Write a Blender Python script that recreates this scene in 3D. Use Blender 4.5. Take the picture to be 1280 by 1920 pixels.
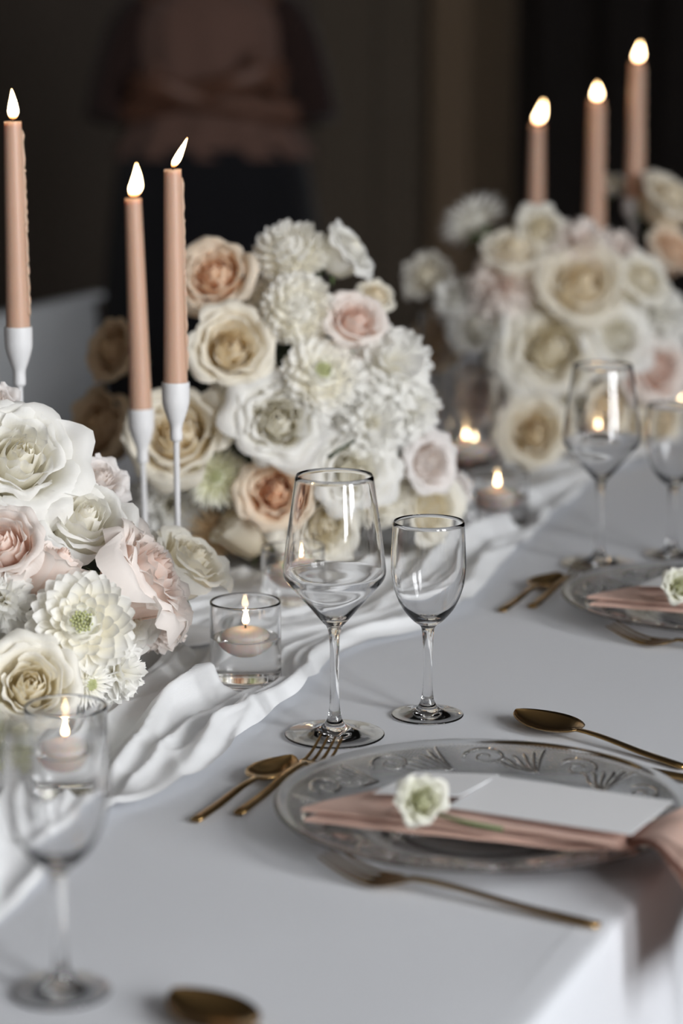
import bpy, bmesh, math, random
from mathutils import Vector, Matrix, Quaternion, noise
import numpy as np
PI = math.pi
for o in list(bpy.data.objects): bpy.data.objects.remove(o, do_unlink=True)
S = bpy.context.scene
COL = S.collection
# ------------------------------------------------------------------ camera, world, light, exposure
# world axes: +y runs along the table, +x across it towards the window wall; table top at z = TZ
TZ = 0.75
CAMZ = 1.398
PITCH = math.radians(11.5); YAW = math.radians(22.5)
FPX = 85/36*1920
cam = bpy.data.cameras.new('camera'); camo = bpy.data.objects.new('camera', cam); COL.objects.link(camo)
camo.location = (0, 0, CAMZ); camo.rotation_euler = (PI/2-PITCH, 0, YAW)
cam.sensor_fit = 'VERTICAL'; cam.sensor_height = 36; cam.sensor_width = 24; cam.lens = 85
cam.clip_start = 0.05; cam.clip_end = 60
cam.dof.use_dof = True; cam.dof.focus_distance = 2.27; cam.dof.aperture_fstop = 2.8
S.camera = camo
w = bpy.data.worlds.new('world'); S.world = w; w.use_nodes = True
w.node_tree.nodes['Background'].inputs[0].default_value = (.55, .65, .8, 1)
w.node_tree.nodes['Background'].inputs[1].default_value = 1.0
def area(name, loc, rot, sx, sy, power, color):
    l = bpy.data.lights.new(name, 'AREA'); l.shape = 'RECTANGLE'; l.size = sx; l.size_y = sy
    l.energy = power; l.color = color
    o = bpy.data.objects.new(name, l); COL.objects.link(o); o.location = loc; o.rotation_euler = rot
    return o
WX = 2.6                                           # window wall
WINS = [(-0.75, 1.0), (0.85, 1.0)]                  # window centres (y, width)
for i, (wy, ww) in enumerate(WINS):                # daylight entering by the two windows
    area('window_daylight', (WX+.05, wy, 2.05), (0, PI/2, 0), 1.75, ww-.1, [135, 135][i], (.975, .985, 1.0))
S.cycles.max_bounces = 24; S.cycles.diffuse_bounces = 10; S.cycles.transmission_bounces = 24; S.cycles.transparent_max_bounces = 24
S.view_settings.view_transform = 'Standard'; S.view_settings.look = 'None'
S.view_settings.exposure = -0.08; S.view_settings.gamma = 1; S.view_settings.use_curve_mapping = False

# ------------------------------------------------------------------ geometry of the view, used to survey positions
CR = Vector((math.cos(YAW), math.sin(YAW), 0))
CG = Vector((-math.sin(YAW), math.cos(YAW), 0))
CF = CG*math.cos(PITCH)+Vector((0, 0, -math.sin(PITCH)))
CU = CR.cross(CF)
CC = Vector((0, 0, CAMZ))
def ray(px, py): return CF+CR*((px-640)/FPX)-CU*((py-960)/FPX)
def W(px, py, z=0.0):                              # point at height z above the table
    r = ray(px, py); return CC+r*((TZ+z-CAMZ)/r.z)
def PD(px, py, d):                                 # point at ground distance d
    r = ray(px, py); return CC+r*(d/r.dot(CG))
def mpp(p): return (p-CC).dot(CF)/FPX              # metres per pixel at p

# ------------------------------------------------------------------ materials
def mat(name):
    m = bpy.data.materials.new(name); m.use_nodes = True
    nt = m.node_tree; nt.nodes.clear()
    out = nt.nodes.new('ShaderNodeOutputMaterial')
    return m, nt, out
def N(nt, t, **kw):
    n = nt.nodes.new(t)
    for k, v in kw.items():
        if k in n.inputs.keys(): n.inputs[k].default_value = v
        else: setattr(n, k, v)
    return n
def c4(c): return (c[0], c[1], c[2], 1)
def principled(name, col, rough=.5, metal=0, bump=0, bscale=200, vary=0, vscale=20, **kw):
    m, nt, out = mat(name)
    p = N(nt, 'ShaderNodeBsdfPrincipled'); nt.links.new(p.outputs[0], out.inputs[0])
    p.inputs['Base Color'].default_value = c4(col); p.inputs['Roughness'].default_value = rough; p.inputs['Metallic'].default_value = metal
    for k, v in kw.items(): p.inputs[k.replace('_', ' ')].default_value = v
    tc = N(nt, 'ShaderNodeTexCoord')
    if bump:
        n = N(nt, 'ShaderNodeTexNoise'); n.inputs['Scale'].default_value = bscale; n.inputs['Detail'].default_value = 3
        nt.links.new(tc.outputs['Object'], n.inputs['Vector'])
        b = N(nt, 'ShaderNodeBump'); b.inputs['Strength'].default_value = bump; b.inputs['Distance'].default_value = .002
        nt.links.new(n.outputs['Fac'], b.inputs['Height']); nt.links.new(b.outputs[0], p.inputs['Normal'])
    if vary:
        n = N(nt, 'ShaderNodeTexNoise'); n.inputs['Scale'].default_value = vscale; n.inputs['Detail'].default_value = 4
        nt.links.new(tc.outputs['Object'], n.inputs['Vector'])
        r = N(nt, 'ShaderNodeMix', data_type='RGBA')
        r.inputs[6].default_value = c4([x*(1-vary) for x in col]); r.inputs[7].default_value = c4([min(1, x*(1+vary)) for x in col])
        nt.links.new(n.outputs['Fac'], r.inputs[0]); nt.links.new(r.outputs[2], p.inputs['Base Color'])
    return m
def petal_mat(name, base, tip, back=None):
    # colour runs from the petal's foot (uv.y = 0) to its lip (uv.y = 1); light passes partly through
    m, nt, out = mat(name)
    uv = N(nt, 'ShaderNodeTexCoord'); sx = N(nt, 'ShaderNodeSeparateXYZ'); nt.links.new(uv.outputs['UV'], sx.inputs[0])
    cr = N(nt, 'ShaderNodeValToRGB'); cr.color_ramp.elements[0].color = c4(base); cr.color_ramp.elements[1].color = c4(tip)
    cr.color_ramp.elements[0].position = .15; cr.color_ramp.elements[1].position = .8
    nt.links.new(sx.outputs['Y'], cr.inputs[0])
    nz = N(nt, 'ShaderNodeTexNoise'); nz.inputs['Scale'].default_value = 9; nz.inputs['Detail'].default_value = 3
    nt.links.new(uv.outputs['UV'], nz.inputs['Vector'])
    wv = N(nt, 'ShaderNodeTexWave'); wv.inputs['Scale'].default_value = 7; wv.inputs['Distortion'].default_value = 2.5; wv.inputs['Detail'].default_value = 2
    nt.links.new(uv.outputs['UV'], wv.inputs['Vector'])
    bp = N(nt, 'ShaderNodeBump'); bp.inputs['Strength'].default_value = .05; bp.inputs['Distance'].default_value = .0015
    nt.links.new(wv.outputs['Fac'], bp.inputs['Height'])
    p = N(nt, 'ShaderNodeBsdfPrincipled'); p.inputs['Roughness'].default_value = .55; p.inputs['Specular IOR Level'].default_value = .25
    p.inputs['Sheen Weight'].default_value = .15
    t = N(nt, 'ShaderNodeBsdfTranslucent'); mx = N(nt, 'ShaderNodeMixShader'); mx.inputs[0].default_value = .38
    nt.links.new(cr.outputs[0], p.inputs['Base Color']); nt.links.new(cr.outputs[0], t.inputs['Color'])
    nt.links.new(bp.outputs[0], p.inputs['Normal'])
    nt.links.new(p.outputs[0], mx.inputs[1]); nt.links.new(t.outputs[0], mx.inputs[2]); nt.links.new(mx.outputs[0], out.inputs[0])
    return m
def cloth_mat(name, col, trans=0, weave=900, bump=.25, rough=.85, clear=0):
    m, nt, out = mat(name)
    tc = N(nt, 'ShaderNodeTexCoord')
    hs = []
    for d in ('X', 'Y'):
        wv = N(nt, 'ShaderNodeTexWave', bands_direction=d); wv.inputs['Scale'].default_value = weave; wv.inputs['Distortion'].default_value = 1.2
        nt.links.new(tc.outputs['Object'], wv.inputs['Vector']); hs.append(wv)
    ad = N(nt, 'ShaderNodeMath', operation='ADD'); nt.links.new(hs[0].outputs['Fac'], ad.inputs[0]); nt.links.new(hs[1].outputs['Fac'], ad.inputs[1])
    nz = N(nt, 'ShaderNodeTexNoise'); nz.inputs['Scale'].default_value = 6; nz.inputs['Detail'].default_value = 4
    nt.links.new(tc.outputs['Object'], nz.inputs['Vector'])
    ml = N(nt, 'ShaderNodeMath', operation='MULTIPLY_ADD'); ml.inputs[1].default_value = 4.0
    nt.links.new(nz.outputs['Fac'], ml.inputs[0]); nt.links.new(ad.outputs[0], ml.inputs[2])
    b = N(nt, 'ShaderNodeBump'); b.inputs['Strength'].default_value = bump; b.inputs['Distance'].default_value = .0006
    nt.links.new(ml.outputs[0], b.inputs['Height'])
    p = N(nt, 'ShaderNodeBsdfPrincipled'); p.inputs['Base Color'].default_value = c4(col); p.inputs['Roughness'].default_value = rough
    p.inputs['Specular IOR Level'].default_value = .15; p.inputs['Sheen Weight'].default_value = .2
    nt.links.new(b.outputs[0], p.inputs['Normal'])
    sh = p.outputs[0]
    if trans:
        t = N(nt, 'ShaderNodeBsdfTranslucent'); t.inputs[0].default_value = c4(col); mx = N(nt, 'ShaderNodeMixShader'); mx.inputs[0].default_value = trans
        nt.links.new(sh, mx.inputs[1]); nt.links.new(t.outputs[0], mx.inputs[2]); sh = mx.outputs[0]
    if clear:
        t = N(nt, 'ShaderNodeBsdfTransparent'); mx = N(nt, 'ShaderNodeMixShader'); mx.inputs[0].default_value = clear
        nt.links.new(sh, mx.inputs[1]); nt.links.new(t.outputs[0], mx.inputs[2]); sh = mx.outputs[0]
    nt.links.new(sh, out.inputs[0])
    return m
def glass_mat(name, ior=1.5, col=(1, 1, 1), bump=None):
    m, nt, out = mat(name)
    g = N(nt, 'ShaderNodeBsdfPrincipled'); g.inputs['Base Color'].default_value = c4(col); g.inputs['Transmission Weight'].default_value = 1
    g.inputs['IOR'].default_value = ior; g.inputs['Roughness'].default_value = 0.0
    nt.links.new(g.outputs[0], out.inputs[0])
    if bump:                                        # pressed dots on a ring band, r and angle from object space
        tc = N(nt, 'ShaderNodeTexCoord'); sp = N(nt, 'ShaderNodeSeparateXYZ'); nt.links.new(tc.outputs['Object'], sp.inputs[0])
        at = N(nt, 'ShaderNodeMath', operation='ARCTAN2'); nt.links.new(sp.outputs['Y'], at.inputs[0]); nt.links.new(sp.outputs['X'], at.inputs[1])
        ln = N(nt, 'ShaderNodeVectorMath', operation='LENGTH'); cx = N(nt, 'ShaderNodeCombineXYZ')
        nt.links.new(sp.outputs['X'], cx.inputs[0]); nt.links.new(sp.outputs['Y'], cx.inputs[1]); nt.links.new(cx.outputs[0], ln.inputs[0])
        def sine(src, k):
            a = N(nt, 'ShaderNodeMath', operation='MULTIPLY'); a.inputs[1].default_value = k; nt.links.new(src, a.inputs[0])
            b = N(nt, 'ShaderNodeMath', operation='SINE'); nt.links.new(a.outputs[0], b.inputs[0]); return b.outputs[0]
        mu = N(nt, 'ShaderNodeMath', operation='MULTIPLY'); nt.links.new(sine(at.outputs[0], 250), mu.inputs[0]); nt.links.new(sine(ln.outputs[1], 2*PI/.0038), mu.inputs[1])
        # mask to the rim band
        mr = N(nt, 'ShaderNodeMapRange'); mr.inputs[1].default_value = .112; mr.inputs[2].default_value = .116; nt.links.new(ln.outputs[1], mr.inputs[0])
        mr2 = N(nt, 'ShaderNodeMapRange'); mr2.inputs[1].default_value = .158; mr2.inputs[2].default_value = .161; mr2.inputs[3].default_value = 1; mr2.inputs[4].default_value = 0
        nt.links.new(ln.outputs[1], mr2.inputs[0])
        m1 = N(nt, 'ShaderNodeMath', operation='MULTIPLY'); nt.links.new(mu.outputs[0], m1.inputs[0]); nt.links.new(mr.outputs[0], m1.inputs[1])
        m2 = N(nt, 'ShaderNodeMath', operation='MULTIPLY'); nt.links.new(m1.outputs[0], m2.inputs[0]); nt.links.new(mr2.outputs[0], m2.inputs[1])
        b = N(nt, 'ShaderNodeBump'); b.inputs['Strength'].default_value = .4; b.inputs['Distance'].default_value = .0010
        nt.links.new(m2.outputs[0], b.inputs['Height']); nt.links.new(b.outputs[0], g.inputs['Normal'])
    return m
def flame_mat():
    m, nt, out = mat('flame')
    tc = N(nt, 'ShaderNodeTexCoord'); sp = N(nt, 'ShaderNodeSeparateXYZ'); nt.links.new(tc.outputs['UV'], sp.inputs[0])
    cr = N(nt, 'ShaderNodeValToRGB'); e = cr.color_ramp.elements
    e[0].position = 0; e[0].color = (.25, .08, .02, 1); e[1].position = 1; e[1].color = (1, .55, .2, 1)
    x = e.new(.16); x.color = (.6, .2, .05, 1); x = e.new(.34); x.color = (1, .72, .42, 1); x = e.new(.8); x.color = (1, .7, .38, 1)
    nt.links.new(sp.outputs['Y'], cr.inputs[0])
    st = N(nt, 'ShaderNodeMapRange'); st.inputs[1].default_value = .05; st.inputs[2].default_value = .4; st.inputs[3].default_value = 1; st.inputs[4].default_value = FLAME
    nt.links.new(sp.outputs['Y'], st.inputs[0])
    em = N(nt, 'ShaderNodeEmission'); nt.links.new(cr.outputs[0], em.inputs[0]); nt.links.new(st.outputs[0], em.inputs[1]); nt.links.new(em.outputs[0], out.inputs[0])
    return m
FLAME = 22.0
M = {}
M['cloth'] = cloth_mat('table_linen', (.64, .66, .70))
M['runner'] = cloth_mat('runner_gauze', (.94, .95, .96), trans=.14, weave=700, bump=.3, clear=.05)
M['napkin'] = cloth_mat('napkin_linen', (.70, .47, .385), weave=800, bump=.35, trans=.1)
M['glass'] = glass_mat('clear_glass', 1.5)
M['plate'] = glass_mat('pressed_glass', 1.25, (.99, 1, .995), bump=True)
M['relief'] = glass_mat('pressed_glass_relief', 1.5, (1, 1, 1))
M['water'] = glass_mat('water', 1.33)
def interface(name, ior):
    m, nt, out = mat(name); g = N(nt, 'ShaderNodeBsdfGlass'); g.inputs['IOR'].default_value = ior; g.inputs['Roughness'].default_value = 0
    nt.links.new(g.outputs[0], out.inputs[0]); return m
M['water_glass'] = interface('water_against_glass', 1.33/1.5)
M['gold'] = principled('brushed_gold', (.40, .255, .105), .2, 1, bump=.03, bscale=400)
M['wax'] = principled('peach_wax', (.60, .385, .28), .42, vary=.05, vscale=15, Subsurface_Weight=.5, Subsurface_Radius=(.012, .006, .004), Subsurface_Scale=1.0)
M['wax_light'] = principled('pale_wax', (.93, .80, .74), .45, Subsurface_Weight=.7, Subsurface_Radius=(.02, .010, .006), Subsurface_Scale=1.0)
M['holder'] = principled('matt_white_metal', (.78, .78, .79), .45, bump=.05, bscale=600)
M['wick'] = principled('charred_wick', (.02, .015, .012), .9)
M['flame'] = flame_mat()
M['card'] = principled('white_card', (.84, .85, .87), .7, bump=.06, bscale=500)
M['stem'] = principled('green_stem', (.10, .15, .055), .6, vary=.25, vscale=60)
M['leaf'] = principled('dark_leaf', (.035, .055, .022), .5, vary=.3, vscale=40)
M['foam'] = principled('floral_foam', (.03, .04, .025), .95, bump=.6, bscale=90, vary=.3)
M['bowl'] = principled('stone_bowl', (.20, .165, .135), .75, bump=.3, bscale=80, vary=.2)
M['wall'] = principled('taupe_plaster', (.15, .122, .10), .9, bump=.15, bscale=60, vary=.06, vscale=2)
M['panel'] = principled('acoustic_panel', (.23, .185, .14), .8, vary=.05, vscale=5)
M['void'] = principled('panel_backing', (.05, .042, .036), .95)
M['pilaster'] = principled('pale_pilaster', (.32, .23, .15), .8, vary=.05)
M['curtain'] = principled('dark_curtain', (.030, .024, .022), .95, vary=.2, vscale=8)
M['floor'] = principled('dark_floor', (.10, .085, .07), .5, vary=.15, vscale=3)
M['ceiling'] = principled('ceiling_paint', (.35, .34, .33), .95)
M['frame'] = principled('window_paint', (.75, .75, .74), .5)
M['chair'] = principled('chair_shell', (.52, .54, .56), .5, vary=.04)
M['wood'] = principled('table_wood', (.25, .16, .09), .6, vary=.25, vscale=12)
M['skin'] = principled('skin', (.15, .07, .045), .5, Subsurface_Weight=.1)
M['blouse'] = cloth_mat('blouse_cloth', (.165, .095, .075), weave=300, bump=.2)
M['trousers'] = cloth_mat('trouser_cloth', (.012, .012, .015), weave=300)
M['hair'] = principled('hair', (.04, .022, .014), .6)
M['sleeve'] = cloth_mat('sleeve_cloth', (.03, .016, .014), weave=300)
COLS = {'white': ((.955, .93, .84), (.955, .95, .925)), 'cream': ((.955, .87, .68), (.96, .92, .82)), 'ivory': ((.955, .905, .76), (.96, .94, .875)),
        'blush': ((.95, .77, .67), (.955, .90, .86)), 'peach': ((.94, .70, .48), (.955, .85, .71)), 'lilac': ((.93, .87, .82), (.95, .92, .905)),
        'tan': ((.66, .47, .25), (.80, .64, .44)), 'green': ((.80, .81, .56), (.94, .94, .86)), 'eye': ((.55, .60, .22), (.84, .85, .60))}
for k, (a, b) in COLS.items(): M['p_'+k] = petal_mat('petal_'+k, a, b)

# ------------------------------------------------------------------ mesh helpers
def mesh(name, verts, faces, m=None, smooth=True, uvs=None):
    me = bpy.data.meshes.new(name); me.from_pydata([tuple(v) for v in verts], [], faces)
    if uvs is not None:
        ul = me.uv_layers.new(name='UVMap')
        vi = np.empty(len(me.loops), dtype=np.int32); me.loops.foreach_get('vertex_index', vi)
        ul.data.foreach_set('uv', np.asarray(uvs, dtype=np.float32)[vi].ravel())
    if smooth: me.polygons.foreach_set('use_smooth', [True]*len(me.polygons))
    if m is not None: me.materials.append(m)
    me.update(); return me
def obj(name, me, parent=None, loc=None):
    o = bpy.data.objects.new(name, me); COL.objects.link(o)
    if parent is not None: o.parent = parent
    if loc is not None: o.location = loc
    return o
def tag(o, label=None, cat=None, group=None, kind=None):
    if label: o['label'] = label
    if cat: o['category'] = cat
    if group: o['group'] = group
    if kind: o['kind'] = kind
    return o
def empty(name, loc=(0, 0, 0), label=None, cat=None, group=None):
    o = bpy.data.objects.new(name, None); COL.objects.link(o); o.location = loc; o.empty_display_size = .02
    return tag(o, label, cat, group)
def lathe(name, prof, m, n=64, uvy=False, cap=False):
    vs = []; fs = []; uv = []; ring = []
    L = len(prof)
    for i, (r, z) in enumerate(prof):
        if r < 1e-6: ring.append([len(vs)]); vs.append((0, 0, z)); uv.append((.5, i/(L-1)))
        else:
            ring.append(list(range(len(vs), len(vs)+n)))
            for k in range(n):
                a = 2*PI*k/n; vs.append((r*math.cos(a), r*math.sin(a), z)); uv.append((k/n, i/(L-1)))
    for a, b in zip(ring, ring[1:]):
        if len(a) == 1 and len(b) == 1: continue
        for k in range(n):
            q = (k+1) % n
            if len(a) == 1: fs.append((a[0], b[q], b[k]))
            elif len(b) == 1: fs.append((a[k], a[q], b[0]))
            else: fs.append((a[k], a[q], b[q], b[k]))
    return mesh(name, vs, fs, m, True, uv)
def smoothprof(pts, k=6):
    out = []
    n = len(pts)
    for i in range(n-1):
        p0 = pts[max(0, i-1)]; p1 = pts[i]; p2 = pts[i+1]; p3 = pts[min(n-1, i+2)]
        for j in range(k):
            t = j/k
            out.append(tuple(.5*((2*p1[d])+(-p0[d]+p2[d])*t+(2*p0[d]-5*p1[d]+4*p2[d]-p3[d])*t*t+(-p0[d]+3*p1[d]-3*p2[d]+p3[d])*t**3) for d in range(len(p1))))
    out.append(tuple(pts[-1])); return out
def tube(name, path, rad, m, n=8, flat=1.0, up=Vector((0, 0, 1))):
    # tube along path; rad is a number or list; flat squeezes it along `up`
    path = [Vector(p) for p in path]; L = len(path)
    if not hasattr(rad, '__len__'): rad = [rad]*L
    vs = []; fs = []
    for i, p in enumerate(path):
        t = (path[min(L-1, i+1)]-path[max(0, i-1)]).normalized()
        a = t.cross(up)
        if a.length < 1e-4: a = t.cross(Vector((1, 0, 0)))
        a.normalize(); b = a.cross(t).normalized()
        for k in range(n):
            q = 2*PI*k/n; vs.append(p+a*(rad[i]*math.cos(q))+b*(rad[i]*flat*math.sin(q)))
    for i in range(L-1):
        for k in range(n):
            q = (k+1) % n; fs.append((i*n+k, i*n+q, (i+1)*n+q, (i+1)*n+k))
    fs.append(tuple(range(n-1, -1, -1))); fs.append(tuple((L-1)*n+k for k in range(n)))
    return mesh(name, vs, fs, m)
def box(name, lo, hi, m, bev=0):
    bm = bmesh.new(); bmesh.ops.create_cube(bm, size=1)
    for v in bm.verts: v.co = Vector([lo[i]+(hi[i]-lo[i])*(v.co[i]+.5) for i in range(3)])
    if bev: bmesh.ops.bevel(bm, geom=bm.edges[:], offset=bev, segments=3, affect='EDGES', profile=.6)
    me = bpy.data.meshes.new(name); bm.to_mesh(me); bm.free(); me.materials.append(m); return me
def grid(name, f, nu, nv, m, uv=True, closed=False, vk=1.0):
    vs = []; uvs = []; fs = []
    for j in range(nv):
        for i in range(nu):
            u = i/(nu if closed else nu-1); v = j/(nv-1); vs.append(f(u, v)); uvs.append((u, v*vk))
    for j in range(nv-1):
        for i in range(nu if closed else nu-1):
            q = (i+1) % nu; fs.append((j*nu+i, j*nu+q, (j+1)*nu+q, (j+1)*nu+i))
    return mesh(name, vs, fs, m, True, uvs)
def sm(a, b, x):
    t = min(1, max(0, (x-a)/(b-a))); return t*t*(3-2*t)
def nz(x, y=0, z=0): return noise.noise(Vector((x, y, z)))
def copy_tree(o, parent=None):
    c = o.copy(); COL.objects.link(c); c.parent = parent
    for ch in list(o.children): copy_tree(ch, c)
    return c

# ------------------------------------------------------------------ the room
X0, X1, Y0, Y1, H = -5.2, WX, -2.6, 8.8, 3.3
def struct(name, me, parent=None):
    o = obj(name, me, parent)
    if parent is None: o['kind'] = 'structure'
    return o
struct('floor', box('floor', (X0-.2, Y0-.2, -.1), (X1+.2, Y1+1.4, 0), M['floor']))
struct('ceiling', box('ceiling', (X0-.2, Y0-.2, H), (X1+.2, Y1+1.4, H+.1), M['ceiling']))
struct('wall_left', box('wall', (X0-.2, Y0-.2, 0), (X0, Y1+.2, H), M['wall']))
struct('wall_front', box('wall', (X0, Y0-.2, 0), (X1, Y0, H), M['wall']))
struct('baseboard_left', box('bb', (X0, Y0, 0), (X0+.015, Y1, .09), M['pilaster']))
# window wall: solid pieces round two openings
bm = bmesh.new()
def addbox(bm, lo, hi):
    r = bmesh.ops.create_cube(bm, size=1)
    for v in r['verts']: v.co = Vector([lo[i]+(hi[i]-lo[i])*(v.co[i]+.5) for i in range(3)])
ys = [Y0]
for wy, ww in WINS: ys += [wy-ww/2, wy+ww/2]
ys.append(Y1+1.4)
for i in range(0, len(ys), 2): addbox(bm, (X1, ys[i], 0), (X1+.2, ys[i+1], H))
for wy, ww in WINS:
    addbox(bm, (X1, wy-ww/2, 0), (X1+.2, wy+ww/2, 1.1)); addbox(bm, (X1, wy-ww/2, 3.0), (X1+.2, wy+ww/2, H))
me = bpy.data.meshes.new('wall'); bm.to_mesh(me); bm.free(); me.materials.append(M['wall']); struct('wall_right', me)
for i, (wy, ww) in enumerate(WINS):
    bm = bmesh.new(); y0 = wy-ww/2; y1 = wy+ww/2
    for lo, hi in (((X1-.02, y0, 1.1), (X1+.1, y0+.06, 3.0)), ((X1-.02, y1-.06, 1.1), (X1+.1, y1, 3.0)), ((X1-.02, y0, 2.94), (X1+.1, y1, 3.0)), ((X1-.02, y0, 1.1), (X1+.1, y1, 1.16))): addbox(bm, lo, hi)
    me = bpy.data.meshes.new('frame'); bm.to_mesh(me); bm.free(); me.materials.append(M['frame'])
    wo = struct('window_%d' % (i+1), me)
    struct('mullion', box('mullion', (X1-.01, wy-.02, 1.16), (X1+.04, wy+.02, 2.94), M['frame']), wo)
    struct('transom', box('transom', (X1-.01, y0+.06, 2.38), (X1+.04, y1-.06, 2.42), M['frame']), wo)
    struct('pane', box('pane', (X1+.09, y0+.05, 1.15), (X1+.095, y1-.05, 2.95), M['glass']), wo)
    struct('sill', box('sill', (X1-.12, y0-.05, 1.07), (X1+.1, y1+.05, 1.1), M['frame']), wo)
# back wall: plain plaster to the left, perforated panelling, a pale pilaster, then a dark curtained opening
def bx_at(px): r = ray(px, 300); return (CC+r*((Y1-CC.y)/r.y)).x
xp0, xp1, xp2 = bx_at(590), bx_at(822), bx_at(893)
bw = struct('wall_back', box('wall', (X0, Y1, 0), (xp0, Y1+.2, H), M['wall']))
struct('wall_back_upper', box('wall', (xp2, Y1, 2.6), (X1, Y1+.2, H), M['wall']))
def perforated(x0, x1, z0, z1, pitch, r, y):
    nx = max(1, round((x1-x0)/pitch)); nzc = round((z1-z0)/pitch); px = (x1-x0)/nx; pz = (z1-z0)/nzc
    vs = []; fs = []
    for i in range(nx):
        for j in range(nzc):
            cx = x0+(i+.5)*px; cz = z0+(j+.5)*pz; b = len(vs)
            for k in range(8):
                a = PI/4*k; sq = 1/max(abs(math.cos(a)), abs(math.sin(a)))
                vs.append((cx+px/2*sq*math.cos(a), y, cz+pz/2*sq*math.sin(a)))
            for k in range(8): vs.append((cx+r*math.cos(PI/4*k), y, cz+r*math.sin(PI/4*k)))
            for k in range(8): vs.append((cx+r*math.cos(PI/4*k), y+.03, cz+r*math.sin(PI/4*k)))
            for k in range(8):
                q = (k+1) % 8; fs.append((b+k, b+q, b+8+q, b+8+k)); fs.append((b+8+k, b+8+q, b+16+q, b+16+k))
    return mesh('perforated_panel', vs, fs, M['panel'], False)
tr = struct('trim_1', box('panel_backing', (xp0, Y1+.032, 0), (xp1, Y1+.2, H), M['void']))
nP = 2
for i in range(nP):
    a = xp0+(xp1-xp0)*i/nP+.004; b = xp0+(xp1-xp0)*(i+1)/nP-.004
    obj('perforated_panel', perforated(a, b, 0, 2.6, .042, .011, Y1), tr)
    obj('upper_panel', box('upper_panel', (a, Y1, 2.61), (b, Y1+.03, H), M['panel']), tr)
struct('trim_2', box('pilaster', (xp1, Y1-.10, 0), (xp2, Y1+1.4, H), M['pilaster'], .008))
struct('wall_back_recess', box('wall', (xp2, Y1+1.2, 0), (X1, Y1+1.4, 2.6), M['wall']))
cu = empty('curtain', (xp2, Y1+.35, 0), 'dark floor-length curtain hanging in the opening beside the pale pilaster', 'curtain')
def curt(u, v):
    x = .03+u*(X1-xp2-.05); return (x, .06*math.sin(x*26+1.3*nz(x*3, v*2))*(1-.3*v)+.02*nz(x*9, 3), .02+v*2.5)
obj('curtain_cloth', grid('curtain_cloth', curt, 160, 12, M['curtain']), cu)
obj('curtain_rail', tube('curtain_rail', [(0, 0, 2.54), (X1-xp2, 0, 2.54)], .014, M['pilaster']), cu)

# ------------------------------------------------------------------ table, cloth and runner
TX0, TX1, TY0, TY1 = -1.83, -.452, .35, 5.2
t = empty('banquet_table', ((TX0+TX1)/2, (TY0+TY1)/2, 0), 'long wooden banquet table hidden under the white tablecloth', 'table')
hx = (TX1-TX0)/2; hy = (TY1-TY0)/2
obj('tabletop', box('tabletop', (-hx+.01, -hy+.01, TZ-.035), (hx-.01, hy-.01, TZ-.004), M['wood'], .004), t)
for sx in (-1, 1):
    for sy in (-1, 0, 1): obj('leg', box('leg', (sx*(hx-.1)-.03, sy*(hy-.1)-.03, 0), (sx*(hx-.1)+.03, sy*(hy-.1)+.03, TZ-.035), M['wood'], .004), t)
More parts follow.
